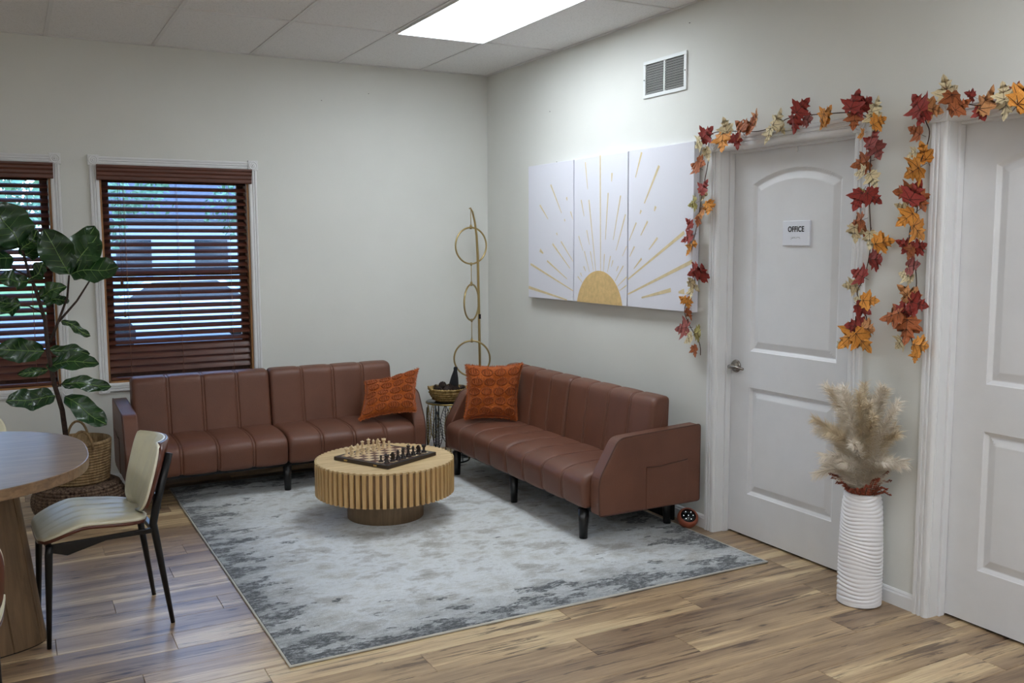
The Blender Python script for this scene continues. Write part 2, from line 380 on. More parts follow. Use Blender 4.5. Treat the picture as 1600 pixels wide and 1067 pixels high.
G1L = [[-2.62,2.097,0.079,40,"R"],[-2.561,2.045,0.066,200,"C"],[-2.613,1.988,0.059,-80,"C"],[-2.752,2.036,0.09,-80,"O"],[-2.764,2.12,0.07,100,"C"],[-2.85,2.027,0.063,-90,"R"],[-2.861,2.1,0.088,140,"B"],[-2.936,2.109,0.08,60,"B"],[-2.97,2.142,0.067,60,"T"],[-3.059,2.033,0.072,-100,"C"],[-3.114,2.116,0.078,60,"C"],[-3.128,2.064,0.054,-60,"C"],[-2.528,1.936,0.067,160,"B"],[-2.599,1.947,0.059,-20,"B"],[-3.271,2.148,0.075,50,"R"],[-3.228,2.068,0.07,-100,"R"],[-3.3,2.085,0.057,0,"P"],[-3.415,2.096,0.078,45,"O"],[-3.387,2.067,0.073,235,"O"],[-3.573,2.132,0.081,80,"R"],[-3.617,2.119,0.064,30,"R"],[-3.589,2.083,0.054,-60,"R"],[-3.567,2.043,0.065,-90,"B"],[-3.674,2.101,0.063,70,"C"],[-3.657,2.033,0.064,-90,"C"],[-3.706,2.03,0.058,20,"O"],[-3.6,1.984,0.043,200,"O"],[-3.673,1.971,0.08,80,"R"],[-3.682,1.907,0.069,-60,"P"],[-3.588,1.867,0.076,190,"B"],[-3.607,1.826,0.054,190,"C"],[-3.671,1.793,0.059,-60,"C"],[-2.607,1.829,0.066,60,"R"],[-2.573,1.781,0.053,-90,"C"],[-2.518,1.741,0.067,190,"G"],[-2.625,1.714,0.066,-70,"O"],[-2.56,1.686,0.067,220,"T"],[-2.577,1.649,0.047,-20,"B"],[-2.494,1.641,0.061,130,"R"],[-2.465,1.56,0.068,210,"R"],[-2.482,1.499,0.061,240,"O"],[-2.544,1.533,0.034,0,"O"],[-2.522,1.385,0.081,200,"R"],[-2.594,1.393,0.087,60,"R"],[-2.549,1.315,0.074,-40,"C"],[-2.504,1.269,0.055,-80,"C"],[-2.424,1.238,0.042,150,"O"],[-2.489,1.217,0.055,-90,"O"],[-2.506,1.156,0.055,-60,"B"],[-2.428,1.078,0.09,190,"P"],[-2.499,1.025,0.062,220,"C"],[-2.561,1.061,0.075,0,"G"],[-2.564,0.966,0.054,-70,"B"],[-3.595,1.709,0.076,250,"R"],[-3.597,1.744,0.038,170,"G"],[-3.678,1.721,0.069,-40,"R"],[-3.599,1.617,0.071,200,"B"],[-3.591,1.571,0.066,-100,"C"],[-3.676,1.541,0.064,-90,"C"],[-3.741,1.538,0.074,10,"O"],[-3.699,1.466,0.08,0,"R"],[-3.627,1.584,0.049,-90,"B"],[-3.602,1.402,0.071,160,"R"],[-3.562,1.351,0.061,180,"C"],[-3.616,1.293,0.044,170,"C"],[-3.693,1.292,0.065,0,"O"],[-3.659,1.254,0.065,-30,"R"],[-3.597,1.179,0.083,180,"R"],[-3.692,1.175,0.07,0,"T"],[-3.569,1.118,0.1,230,"O"],[-3.665,1.116,0.093,-50,"O"],[-3.51,1.085,0.034,210,"C"]]
G2L = [[-3.997,2.126,0.083,95,"C"],[-3.883,2.078,0.086,130,"R"],[-3.948,2.048,0.075,-20,"T"],[-3.898,2.022,0.06,-120,"R"],[-4.037,2.053,0.078,-100,"B"],[-4.077,2.046,0.058,30,"B"],[-4.105,2.08,0.043,150,"R"],[-4.17,2.059,0.085,60,"T"],[-4.148,2.004,0.057,-60,"R"],[-4.252,2.014,0.083,-90,"C"],[-4.239,2.074,0.06,100,"C"],[-4.288,2.072,0.059,60,"B"],[-3.859,1.975,0.061,150,"B"],[-3.904,1.895,0.071,100,"O"],[-3.854,1.882,0.046,200,"C"],[-3.872,1.813,0.087,200,"O"],[-3.819,1.735,0.083,170,"B"],[-3.885,1.739,0.081,60,"R"],[-3.905,1.691,0.071,-60,"B"],[-3.815,1.679,0.052,150,"C"],[-3.836,1.627,0.072,220,"O"],[-3.916,1.575,0.081,-40,"O"],[-3.823,1.527,0.062,150,"R"],[-3.913,1.519,0.056,20,"R"],[-3.864,1.491,0.051,-120,"B"],[-3.884,1.442,0.067,10,"P"],[-3.834,1.405,0.052,170,"C"],[-3.869,1.386,0.041,-120,"C"],[-3.856,1.331,0.083,130,"T"],[-3.915,1.29,0.077,-10,"R"],[-3.86,1.258,0.073,20,"R"],[-3.796,1.233,0.084,200,"B"],[-3.87,1.176,0.093,-90,"B"],[-3.947,1.126,0.071,0,"O"],[-3.823,1.122,0.058,220,"C"],[-3.914,1.076,0.041,-90,"O"]]
FIG = [[[-3.192,-0.7,1.537],[-3.294,-0.75,1.759],0.207],[[-3.178,-0.7,1.51],[-3.095,-0.7,1.62],0.09],[[-3.189,-0.7,1.482],[-3.091,-0.62,1.533],0.083],[[-2.956,-0.7,1.381],[-3.068,-0.72,1.626],0.142],[[-2.956,-0.7,1.381],[-2.805,-0.6,1.658],0.12],[[-2.949,-0.7,1.392],[-2.8,-0.66,1.6],0.135],[[-2.949,-0.7,1.381],[-2.712,-0.78,1.422],0.142],[[-2.961,-0.7,1.392],[-2.997,-0.6,1.487],0.078],[[-3.152,-0.7,1.347],[-3.066,-0.7,1.446],0.07],[[-3.162,-0.7,1.343],[-3.297,-0.8,1.363],0.083],[[-3.117,-0.7,1.259],[-2.983,-0.75,1.32],0.07],[[-3.09,-0.7,1.233],[-2.962,-0.7,1.243],0.056],[[-3.006,-0.7,1.124],[-2.863,-0.72,1.037],0.042],[[-3.202,-0.7,1.213],[-3.334,-0.7,1.255],0.056],[[-3.209,-0.7,1.206],[-3.319,-0.8,1.182],0.056],[[-3.103,-0.7,0.959],[-3.335,-0.8,0.992],0.106],[[-3.077,-0.7,0.971],[-2.863,-0.65,0.929],0.056],[[-3.098,-0.7,0.884],[-2.847,-0.82,0.906],0.092],[[-3.023,-0.7,0.775],[-2.77,-0.72,0.748],0.071],[[-3.011,-0.7,0.698],[-2.81,-0.8,0.54],0.107],[[-3.062,-0.7,0.702],[-3.299,-0.85,0.719],0.099],[[-3.108,-0.7,0.681],[-3.21,-0.8,0.673],0.035],[[-3.086,-0.7,0.855],[-3.237,-0.7,0.84],0.042],[[-3.192,-0.7,1.537],[-3.399,-0.6,1.62],0.173],[[-3.225,-0.7,1.482],[-3.436,-0.75,1.418],0.138]]
FIGB = [[[-3.013,-0.7,0.444],[-3.027,-0.7,0.627],[-3.059,-0.7,0.774],[-3.081,-0.7,0.954],[-3.088,-0.7,1.131],[-3.127,-0.7,1.308],[-3.151,-0.7,1.378],[-3.178,-0.7,1.516]],[[-3.069,-0.7,1.006],[-3.019,-0.7,1.128],[-2.971,-0.7,1.251],[-2.956,-0.7,1.374]],[[-3.019,-0.7,1.121],[-2.924,-0.7,1.231],[-2.843,-0.7,1.358]],[[-3.093,-0.7,1.167],[-3.162,-0.7,1.211],[-3.209,-0.7,1.213]],[[-3.06,-0.7,0.738],[-3.037,-0.7,0.765],[-3.017,-0.7,0.774]],[[-3.151,-0.7,1.371],[-3.229,-0.7,1.414],[-3.273,-0.7,1.432]]]
RAYS = [[-1.605,2.073,-1.617,1.369,5],[-1.439,2.043,-1.467,1.875,4],[-1.393,1.812,-1.427,1.709,4],[-1.482,1.808,-1.563,1.368,4],[-1.732,1.957,-1.728,1.907,6],[-1.693,1.841,-1.666,1.561,4],[-1.823,1.819,-1.75,1.559,4],[-1.874,1.707,-1.781,1.496,4],[-2.027,2.053,-1.97,1.915,6],[-2.19,1.965,-2.057,1.764,7],[-2.163,1.743,-2.152,1.717,7],[-2.027,1.726,-2.017,1.706,6],[-1.982,1.657,-1.912,1.554,4],[-2.09,1.662,-2.026,1.583,5],[-1.966,1.52,-1.919,1.46,4],[-2.183,1.568,-2.105,1.502,5],[-2.037,1.451,-1.963,1.391,5],[-1.895,1.528,-1.846,1.463,3],[-2.418,1.595,-1.806,1.277,8],[-2.489,1.44,-1.835,1.216,9],[-2.309,1.281,-2.041,1.226,9],[-2.425,1.278,-2.376,1.271,12],[-1.018,1.929,-1.156,1.738,5],[-1.218,1.837,-1.225,1.817,6],[-0.875,1.8,-0.983,1.703,5],[-1.192,1.696,-1.201,1.683,5],[-1.093,1.609,-1.104,1.595,5],[-1.267,1.743,-1.317,1.661,4],[-1.235,1.634,-1.376,1.461,4],[-1.15,1.553,-1.306,1.418,4],[-1.042,1.538,-1.262,1.379,5],[-0.971,1.424,-1.225,1.31,5],[-0.875,1.496,-0.918,1.474,10],[-0.745,1.399,-1.356,1.219,6],[-0.719,1.236,-1.225,1.172,8],[-1.365,1.586,-1.416,1.493,3],[-1.459,1.621,-1.49,1.531,3],[-1.433,1.49,-1.492,1.361,3],[-1.501,1.49,-1.537,1.373,3],[-1.425,1.395,-1.448,1.365,4],[-1.356,1.329,-1.409,1.293,3],[-1.388,1.353,-1.405,1.33,3],[-1.657,1.474,-1.648,1.364,3],[-1.723,1.462,-1.691,1.365,3],[-1.748,1.437,-1.733,1.399,3],[-1.805,1.402,-1.786,1.373,3],[-1.856,1.406,-1.772,1.313,3],[-1.897,1.344,-1.797,1.282,3],[-1.936,1.197,-1.854,1.186,4],[-1.907,1.299,-1.816,1.256,3]]
# ---------------------------------------------------------------- room shell
def wall_with_holes(name, axis, a0, a1, z1, t0, t1, holes):
    """axis 0: runs along x at y in [t0,t1]; axis 1: runs along y at x in [t0,t1]; holes = (lo, hi, zlo, zhi)"""
    mb = MB()
    def B(l, h, za, zb):
        if axis == 0: mb.box(l, h, t0, t1, za, zb, 'wall_paint')
        else: mb.box(t0, t1, l, h, za, zb, 'wall_paint')
    cur = a0
    for lo, hi, zl, zh in sorted(holes):
        B(cur, lo, 0, z1)
        if zl > 0: B(lo, hi, 0, zl)
        B(lo, hi, zh, z1); cur = hi
    B(cur, a1, 0, z1)
    return tag(mb.obj(name), kind='structure')
WIN = [(-3.915, -2.995), (-2.722, -1.802)]; WZ = (0.662, 2.036)
DOORS = [(-3.520, -2.655), (-4.843, -3.972)]; DH = 2.005
wall_back = wall_with_holes('wall_back', 0, XW, 0.14, H + .1, 0, .14, [(a, b, *WZ) for a, b in WIN])
wall_right = wall_with_holes('wall_right', 1, YW, 0.0, H + .1, 0, .14, [(a, b, 0, DH) for a, b in DOORS])
wall_with_holes('wall_left', 1, YW, 0.0, H + .1, XW - .12, XW, [])
wall_with_holes('wall_front', 0, XW, 0.0, H + .1, YW - .12, YW, [])
for par, pts in ((wall_back, [(-1.283, -.001, 2.53), (-.94, -.001, 2.60)]), (wall_right, [(-.001, -.93, 2.42), (-.001, -1.02, 2.08), (-.001, -2.38, 2.70)])):
    for p in pts:
        mb = MB(); mb.lathe([(0.0, -.002), (.004, -.001), (.004, .001), (0, .002)], 'nail_dark', 8, p)
        mb.obj('nail_hole', par)

# floor slab and planks
fl = MB(); fl.box(XW, 0.14, YW, 0.0, -.12, -.006, 'dark_void'); floor = tag(fl.obj('floor'), kind='structure')
PW, PL = 0.1635, 1.22
def plank_mesh(l, w=PW):
    mb = MB(); g = .0007; e = .0010
    a, b, c, d = g, l - g, g, w - g
    vs = [(a, c, -.006), (b, c, -.006), (b, d, -.006), (a, d, -.006), (a, c, -.001), (b, c, -.001), (b, d, -.001), (a, d, -.001), (a + e, c + e, 0), (b - e, c + e, 0), (b - e, d - e, 0), (a + e, d - e, 0)]
    fs = [(0, 1, 5, 4), (1, 2, 6, 5), (2, 3, 7, 6), (3, 0, 4, 7), (4, 5, 9, 8), (5, 6, 10, 9), (6, 7, 11, 10), (7, 4, 8, 11), (8, 9, 10, 11)]
    return mb.add(vs, fs, 'floor_plank')
cache = {}
row0 = -3.277
k0 = math.ceil((0 - row0) / PW)
rr = random.Random(11)
rest = MB()
for k in range(k0, -40, -1):
    y0 = row0 + (k - 1) * PW; w = PW
    if y0 + PW > 0: w = -y0
    if w < .01: continue
    y0_ = y0
    if y0 < YW: break
    off = [0, .47, .86, .22, .66][k % 5] + rr.uniform(-.08, .08)
    x = XW - off if y0 > -5.6 else XW - off
    while x < 0.12:
        l = PL; xa = max(x, XW); xb = min(x + l, .10 if any(a - .1 < y0 < b for a, b in DOORS) else 0.0)
        if xb - xa > .02:
            if y0 > -5.6 and xb > -4.9:
                key = (round(xb - xa, 3), round(w, 3))
                if key not in cache: cache[key] = plank_mesh(xb - xa, w).mesh('plank')
                o = bpy.data.objects.new('plank', cache[key]); COL.objects.link(o); o.parent = floor; o.location = (xa, y0, 0)
            else:
                rest.box(xa + .001, xb - .001, y0 + .001, y0 + w - .001, -.006, 0, 'floor_plank')
        x += l
tag(rest.obj('far_planks', floor), kind='stuff')

# ceiling slab, tiles and grid
ce = MB(); ce.box(XW, .14, YW, .14, H + .03, H + .1, 'grid_white'); ceiling = tag(ce.obj('ceiling'), kind='structure')
T = .6096
xs = [0.0, -.543]
while xs[-1] > XW: xs.append(max(XW, xs[-1] - T))
ys = [0.0, -1.037]
while ys[-1] > YW: ys.append(max(YW, ys[-1] - 2 * T))
LIGHTS = {(1, 1), (1, 4), (5, 4), (5, 6), (9, 4), (9, 2), (1, 6)}
tc_ = {}
for i in range(len(xs) - 1):
    for j in range(len(ys) - 1):
        if (i, j) in LIGHTS: continue
        w, d = xs[i] - xs[i + 1], ys[j] - ys[j + 1]
        if w < .03 or d < .03: continue
        key = (round(w, 3), round(d, 3))
        if key not in tc_:
            mb = MB(); g = .008; mb.box(g, w - g, g, d - g, .004, .02, 'ceiling_tile'); tc_[key] = mb.mesh('ceiling_tile')
        o = bpy.data.objects.new('ceiling_tile', tc_[key]); COL.objects.link(o); o.parent = ceiling; o.location = (xs[i + 1], ys[j + 1], H)
for x in xs[1:-1]:
    mb = MB(); mb.box(x - .011, x + .011, YW, 0, H - .001, H + .006, 'grid_white'); mb.obj('grid_bar', ceiling)
for y in ys[1:-1]:
    mb = MB(); mb.box(XW, 0, y - .011, y + .011, H - .0006, H + .006, 'grid_white'); mb.obj('grid_bar', ceiling)
mb = MB(); mb.box(XW, 0, -.02, 0, H - .001, H + .006, 'grid_white'); mb.obj('wall_angle', ceiling)
mb = MB(); mb.box(-.02, 0, YW, 0, H - .0015, H + .006, 'grid_white'); mb.obj('wall_angle', ceiling)
def troffer(i, j, mat, label, group=None):
    x0, x1, y0, y1 = xs[i + 1] + .010, xs[i] - .010, ys[j + 1] + .010, ys[j] - .010
    t = thing('ceiling_light', label, 'light', ((x0 + x1) / 2, (y0 + y1) / 2, H), 0, group)
    hx, hy = (x1 - x0) / 2, (y1 - y0) / 2; f = .012
    mb = MB()
    mb.box(-hx, hx, -hy, -hy + f, -.008, .02, 'trim_white'); mb.box(-hx, hx, hy - f, hy, -.008, .02, 'trim_white')
    mb.box(-hx, -hx + f, -hy + f, hy - f, -.008, .02, 'trim_white'); mb.box(hx - f, hx, -hy + f, hy - f, -.008, .02, 'trim_white')
    mb.obj('frame', t)
    mb = MB(); mb.box(-hx + f, hx - f, -hy + f, hy - f, .002, .010, mat); mb.obj('diffuser', t)
troffer(1, 1, 'diffuser_main', 'lit white rectangular ceiling light panel above the two brown sofas')
for q in LIGHTS - {(1, 1)}: troffer(*q, 'diffuser_fill', 'unseen white rectangular ceiling light panel added to fill the room', 'unseen ceiling lights added as fill')  # panels out of view, added to brighten the room

# baseboards
def baseboard(name, axis, a, b, parent=None):
    p = [(0, 0), (.012, 0), (.012, .052), (.008, .058), (.008, .064), (.004, .070), (0, .072)]
    mb = MB()
    if axis == 0: mb.prism([(-y, z) for y, z in p], 0, a, b, 'trim_white')
    else: mb.prism([(-x, z) for x, z in p], 1, a, b, 'trim_white')
    o = fixn(mb.obj(name)); return tag(o, kind='structure')
baseboard('baseboard_back', 0, XW, 0)
CW = .070
baseboard('baseboard_right', 1, DOORS[0][1] + CW - .008, -.012)
baseboard('baseboard_middle', 1, DOORS[1][1] + CW - .010, DOORS[0][0] - CW + .008)
baseboard('baseboard_front', 1, YW, DOORS[1][0] - CW + .008)

# casings (fluted profile w = across, d = proud of the wall)
def cprof(w, t=.018):
    return [(0, 0), (0, t * .55), (w * .08, t * .88), (w * .16, t), (w * .34, t), (w * .38, t * .68), (w * .46, t * .68), (w * .50, t), (w * .60, t), (w * .64, t * .68), (w * .72, t * .68), (w * .76, t),
            (w * .94, t), (w, t * .7), (w, 0)]
def place(pts3, plane):
    """plane 'back': (a across x, d toward -y, z); plane 'right': (a across y, d toward -x, z)"""
    return [((a, -d, z) if plane == 'back' else (-d, a, z)) for a, d, z in pts3]
def bar(mb, prof, plane, vertical, s, l0, l1, sign=1, m='trim_white'):
    """vertical: across offset s; horizontal: z offset s"""
    n = len(prof); pts = []
    for l in (l0, l1):
        for w, d in prof:
            pts.append((s + sign * w, d, l) if vertical else (l, d, s + sign * w))
    fs = [(i, (i + 1) % n, n + (i + 1) % n, n + i) for i in range(n)] + [tuple(range(n))[::-1], tuple(range(n, 2 * n))]
    mb.add(place(pts, plane), fs, m)
def rosette(plane, a, z, s, parent, t=.024):
    mb = MB(); h = s / 2
    pts = [(a + i * h, d, z + j * h) for d in (0, t) for i in (-1, 1) for j in (-1, 1)]
    mb.add(place(pts, plane), [(0, 1, 3, 2), (4, 6, 7, 5), (0, 4, 5, 1), (2, 3, 7, 6), (0, 2, 6, 4), (1, 5, 7, 3)], 'trim_white')
    pr = [(h * .86, 0), (h * .82, .003), (h * .72, .003), (h * .66, -.002), (h * .50, -.003), (h * .42, .002), (h * .34, .002), (h * .28, -.001), (h * .20, .001), (h * .12, .004), (0, .005)]
    n = 24; vs = []
    for r, d in pr:
        for k in range(n):
            q = 2 * PI * k / n; vs.append((a + r * math.cos(q), t + d + .0015, z + r * math.sin(q)))
    fs = [(i * n + k, i * n + (k + 1) % n, (i + 1) * n + (k + 1) % n, (i + 1) * n + k) for i in range(len(pr) - 1) for k in range(n)]
    mb.add(place(vs, plane), fs, 'trim_white', True)
    fixn(mb.obj('corner_block', parent, bevel=.0008))

# ---------------------------------------------------------------- windows
WC = .054
def window(idx, x0, x1):
    z0, z1 = WZ
    w = tag(MB().box(x0, x1, .10, .14, z0 - .0, z0 + .03, 'sash_wood').obj('window_%d' % idx), kind='structure')
    mb = MB()                                    # reveal lining
    mb.box(x0, x0 + .012, .0, .14, z0, z1, 'pine_trim'); mb.box(x1 - .012, x1, .0, .14, z0, z1, 'pine_trim')
    mb.box(x0, x1, .0, .14, z1 - .012, z1, 'pine_trim'); mb.box(x0, x1, .0, .10, z0, z0 + .012, 'pine_trim'); mb.obj('reveal', w)
    zm = (z0 + z1) / 2 + .015
    def sash(za, zb, y):
        f = .045; mb = MB(); a, b = x0 + .014, x1 - .014
        mb.box(a, a + f, y, y + .035, za, zb, 'sash_wood'); mb.box(b - f, b, y, y + .035, za, zb, 'sash_wood')
        mb.box(a + f, b - f, y, y + .035, za, za + f, 'sash_wood'); mb.box(a + f, b - f, y, y + .035, zb - f, zb, 'sash_wood')
        s = mb.obj('sash', w, bevel=.003)
        mb = MB(); mb.box(a + f - .004, b - f + .004, y + .014, y + .019, za + f - .004, zb - f + .004, 'window_glass'); mb.obj('pane', s)
    sash(z0 + .012, zm + .02, .062); sash(zm - .02, z1 - .012, .100)
    mb = MB(); bar(mb, cprof(WC), 'back', True, x0, z0 + .0, z1, -1); fixn(mb.obj('side_casing', w))
    mb = MB(); bar(mb, cprof(WC), 'back', True, x1, z0 + .0, z1, 1); fixn(mb.obj('side_casing', w))
    mb = MB(); bar(mb, cprof(WC), 'back', False, z1, x0, x1, 1); fixn(mb.obj('head_casing', w))
    mb = MB(); bar(mb, cprof(WC), 'back', False, z0, x0, x1, -1); fixn(mb.obj('sill_casing', w))
    for a in (x0 - WC / 2 - .003, x1 + WC / 2 + .003):
        for z in (z0 - WC / 2 - .003, z1 + WC / 2 + .003): rosette('back', a, z, .064, w)
    return w
for i, (a, b) in enumerate(WIN): window(i + 1, a, b)

def blind(x0, x1, label):
    z0, z1 = WZ
    t = thing('venetian_blind', label, 'blind', ((x0 + x1) / 2, 0.03, z0))
    hw = (x1 - x0) / 2 - .016
    V = MB(); hv = (x1 - x0) / 2 + .016                     # valance with crown profile
    zt = z1 - z0 + .002
    pr = [(-.085, zt), (-.085, zt - .012), (-.078, zt - .022), (-.078, zt - .034), (-.070, zt - .046), (-.070, zt - .062), (-.064, zt - .070), (-.064, zt - .088), (-.060, zt - .094), (-.052, zt - .094), (-.052, zt)]
    V.prism(pr, 0, -hv, hv, 'blind_wood'); 
    for s in (-1, 1): V.box(min(s * hv, s * (hv - .012)), max(s * hv, s * (hv - .012)), -.052, -.0485, zt - .094, zt, 'blind_wood')
    fixn(V.obj('valance', t, bevel=.0015))
    mb = MB(); mb.box(-hw, hw, -.022, .026, zt - .060, zt - .016, 'blind_wood'); mb.obj('head_rail', t)
    # slat: slightly crowned thin board
    sm = MB(); n = 6; vs = []; hd = .025
    for s in (-hw, hw):
        for k in range(n + 1): q = -1 + 2 * k / n; vs.append((s, q * hd, .0022 * (1 - q * q) + .0014))
        for k in range(n, -1, -1): q = -1 + 2 * k / n; vs.append((s, q * hd, .0022 * (1 - q * q) - .0014))
    m_ = 2 * (n + 1)
    fs = [(i, (i + 1) % m_, m_ + (i + 1) % m_, m_ + i) for i in range(m_)] + [tuple(range(m_))[::-1], tuple(range(m_, 2 * m_))]
    sm.add(vs, fs, 'blind_wood', False)
    me = sm.mesh('slat'); z = zt - .092; k = 0; r = random.Random(int(abs(x0) * 100))
    while z > .05:
        closed = z < .255
        o = bpy.data.objects.new('slat', me); COL.objects.link(o); o.parent = t; o.location = (0, .002, z)
        o.rotation_euler = ((math.radians(62) if closed else math.radians(31)) + r.uniform(-.02, .02), r.uniform(-.0012, .0012), 0)
        z -= .0446; k += 1
    mb = MB(); mb.box(-hw, hw, -.024, .026, .014, .032, 'blind_wood'); mb.obj('bottom_rail', t, bevel=.004)
    for q in (-.72, 0, .74):
        mb = MB()
        for dy in (-.026, .029): mb.tube([(q * hw, dy, zt - .06), (q * hw, dy, .03)], .0013, 'cord_tan', 5)
        mb.obj('ladder_cord', t)
    for q, l in ((-.80, .72), (-.775, .92)):
        mb = MB(); mb.tube([(q * hw, -.034, zt - .09), (q * hw, -.036, zt - l)], .0011, 'walnut_shell', 5)
        mb.lathe([(.003, 0), (.008, -.006), (.009, -.03), (.005, -.036)], 'blind_wood', 10, (q * hw, -.036, zt - l)); mb.obj('pull_cord', t)
    return t
blind(*WIN[0], 'reddish brown wooden venetian blind in the left window behind the fig tree')
blind(*WIN[1], 'reddish brown wooden venetian blind in the window behind the long brown sofa')

# ---------------------------------------------------------------- doors
LW = .860; LH = 1.992
def door_mesh():
    u0, u1 = .145, LW - .145
    pans = [(.222, .785, 0), (.972, 1.818, .066)]
    def top(u, vt, rise):
        if not rise: return vt
        c = (u1 - u0) / 2; R = (c * c + rise * rise) / (2 * rise); x = u - (u0 + c)
        return vt - (R - rise) + math.sqrt(max(0, R * R - x * x))
    def prof(d):
        P = [(-1, 0), (0, 0), (.003, .004), (.016, .0130), (.020, .0130), (.050, .0030), (.052, .0025), (9, .0025)]
        for (a, ha), (b, hb) in zip(P, P[1:]):
            if a <= d < b: return ha + (hb - ha) * (d - a) / (b - a)
        return .0025
    def h(u, v):
        for v0, vt, rise in pans:
            tp = top(u, vt, rise)
            k = 1.0
            if rise:
                x = u - (u0 + u1) / 2; c = (u1 - u0) / 2; R = (c * c + rise * rise) / (2 * rise); k = math.sqrt(max(.05, 1 - (x / R) ** 2))
            d = min(u - u0, u1 - u, v - v0, (tp - v) * k)
            if d > 0: return prof(d)
        return 0
    us = set([0, LW, LW / 2]); off = [-.004, 0, .003, .008, .012, .016, .020, .026, .032, .040, .050, .054]
    for o in off: us.add(u0 + o); us.add(u1 - o)
    x = u0 + .06
    while x < u1 - .06: us.add(x); x += .014
    vs_ = set([0, LH])
    for v0, vt, rise in pans:
        for o in off:
            vs_.add(v0 + o)
            if not rise: vs_.add(vt - o)
        v = v0 + .08
        while v < vt - .07: vs_.add(v); v += .09
        if rise:
            v = vt - .075
            while v < vt + rise + .012: vs_.add(v); v += .0035
    us = sorted(us); vs_ = sorted(vs_)
    verts = [(h(u, v), -u, v) for v in vs_ for u in us]; n = len(us)
    mb = MB(); fs = [(j * n + i, j * n + i + 1, (j + 1) * n + i + 1, (j + 1) * n + i) for j in range(len(vs_) - 1) for i in range(n - 1)]
    mb.add(verts, fs, 'door_white', False)
    mb.add([(0, 0, 0), (.036, 0, 0), (.036, 0, LH), (0, 0, LH), (0, -LW, 0), (.036, -LW, 0), (.036, -LW, LH), (0, -LW, LH)],
           [(0, 1, 2, 3), (4, 7, 6, 5), (0, 4, 5, 1), (3, 2, 6, 7), (1, 5, 6, 2)], 'door_white')
    return mb.mesh('door_leaf')
dmesh = door_mesh()
DX = .080
def doorway(idx, y0, y1):
    d = bpy.data.objects.new('door_%d' % idx, dmesh); COL.objects.link(d); d.location = (DX, y1 - .004, .011); tag(d, kind='structure')
    fr = tag(MB().box(0, .14, y1 - .0, y1 + .001, 0, DH, 'trim_white').obj('trim_%d' % idx), kind='structure')
    mb = MB(); mb.box(-.002, .14, y1 - .002, y1 + .012, 0, DH, 'trim_white'); mb.box(-.002, .14, y0 - .012, y0 + .002, 0, DH, 'trim_white'); mb.box(-.002, .14, y0, y1, DH - .001, DH + .012, 'trim_white'); mb.obj('jamb', fr)
    mb = MB(); s0, s1 = DX - .034, DX - .002
    mb.box(s0, s1, y1 - .014, y1 - .002, 0, DH - .001, 'trim_white'); mb.box(s0, s1, y0 + .002, y0 + .014, 0, DH - .001, 'trim_white'); mb.box(s0, s1, y0 + .014, y1 - .014, DH - .013, DH - .001, 'trim_white'); mb.obj('door_stop', fr, bevel=.002)
    mb = MB(); bar(mb, cprof(CW, .02), 'right', True, y1 + .0, 0, DH, 1); fixn(mb.obj('side_casing', fr))
    mb = MB(); bar(mb, cprof(CW, .02), 'right', True, y0 - .0, 0, DH, -1); fixn(mb.obj('side_casing', fr))
    mb = MB(); bar(mb, cprof(CW, .02), 'right', False, DH, y0, y1, 1); fixn(mb.obj('head_casing', fr))
    for a in (y0 - CW / 2, y1 + CW / 2): rosette('right', a, DH + CW / 2, CW + .004, fr, .026)
    # latch-side lever handle
    hy, hz = (-.048, .885) if idx == 1 else (-LW + .06, .885); sd = 1 if idx == 1 else -1
    Mx = Matrix.Translation((0, hy, hz)) @ Matrix.Rotation(-PI / 2, 4, 'Y')
    mb = MB(); mb.lathe([(0, 0), (.033, 0), (.034, .003), (.032, .008), (.026, .011), (.013, .013), (.011, .02), (.011, .045), (0, .046)], 'nickel', 28, M=Mx)
    hd = mb.obj('door_handle', d)
    mb = MB(); mb.tube([(-.040, hy + sd * .004, hz), (-.050, hy, hz), (-.056, hy - sd * .02, hz), (-.056, hy - sd * .06, hz + .002), (-.052, hy - sd * .105, hz - .002)], [.009, .0105, .0095, .0085, .007], 'nickel', 12); mb.obj('lever', hd)
    return d
door1 = doorway(1, *DOORS[0]); door2 = doorway(2, *DOORS[1])
# dark gap under and behind the doors
for y0, y1 in DOORS:
    pass
tag(MB().box(.14, .16, -5.1, -2.4, -.05, DH + .1, 'dark_void').obj('wall_behind_doors'), kind='structure')

def textmesh(s, size, mat, ext=.0006, off=0.0):
    c = bpy.data.curves.new('txt', 'FONT'); c.body = s; c.size = size; c.extrude = ext; c.align_x = 'CENTER'; c.align_y = 'CENTER'; c.offset = off; c.space_character = 1.08
    o = bpy.data.objects.new('txt', c); COL.objects.link(o); bpy.context.view_layer.update()
    me = bpy.data.meshes.new_from_object(o.evaluated_get(bpy.context.evaluated_depsgraph_get())); bpy.data.objects.remove(o)
    me.materials.clear(); me.materials.append(MATS[mat]); return me
sg = thing('door_sign', 'small white square sign reading OFFICE with braille on the door', 'sign', (DX, -3.107, 1.582))
mb = MB(); mb.box(-.004, .004, -.088, .088, -.060, .060, 'sign_white'); mb.obj('plate', sg, loc=(-.003, 0, 0), bevel=.003)
me = textmesh('OFFICE', .036, 'ink_black', .0005, .0009); o = bpy.data.objects.new('lettering', me); COL.objects.link(o); o.parent = sg; o.location = (-.0077, 0, .018)
o.rotation_euler = (PI / 2, 0, -PI / 2); o.scale = (.84, 1.0, 1)
mb = MB(); pats = [(1, 2, 4, 5), (0, 1, 3), (0, 1, 3), (1, 3), (0, 3), (0, 4)]   # braille cells o f f i c e
pats = [(0, 2, 4), (0, 1, 3), (0, 1, 3), (1, 3), (0, 3), (0, 4)]
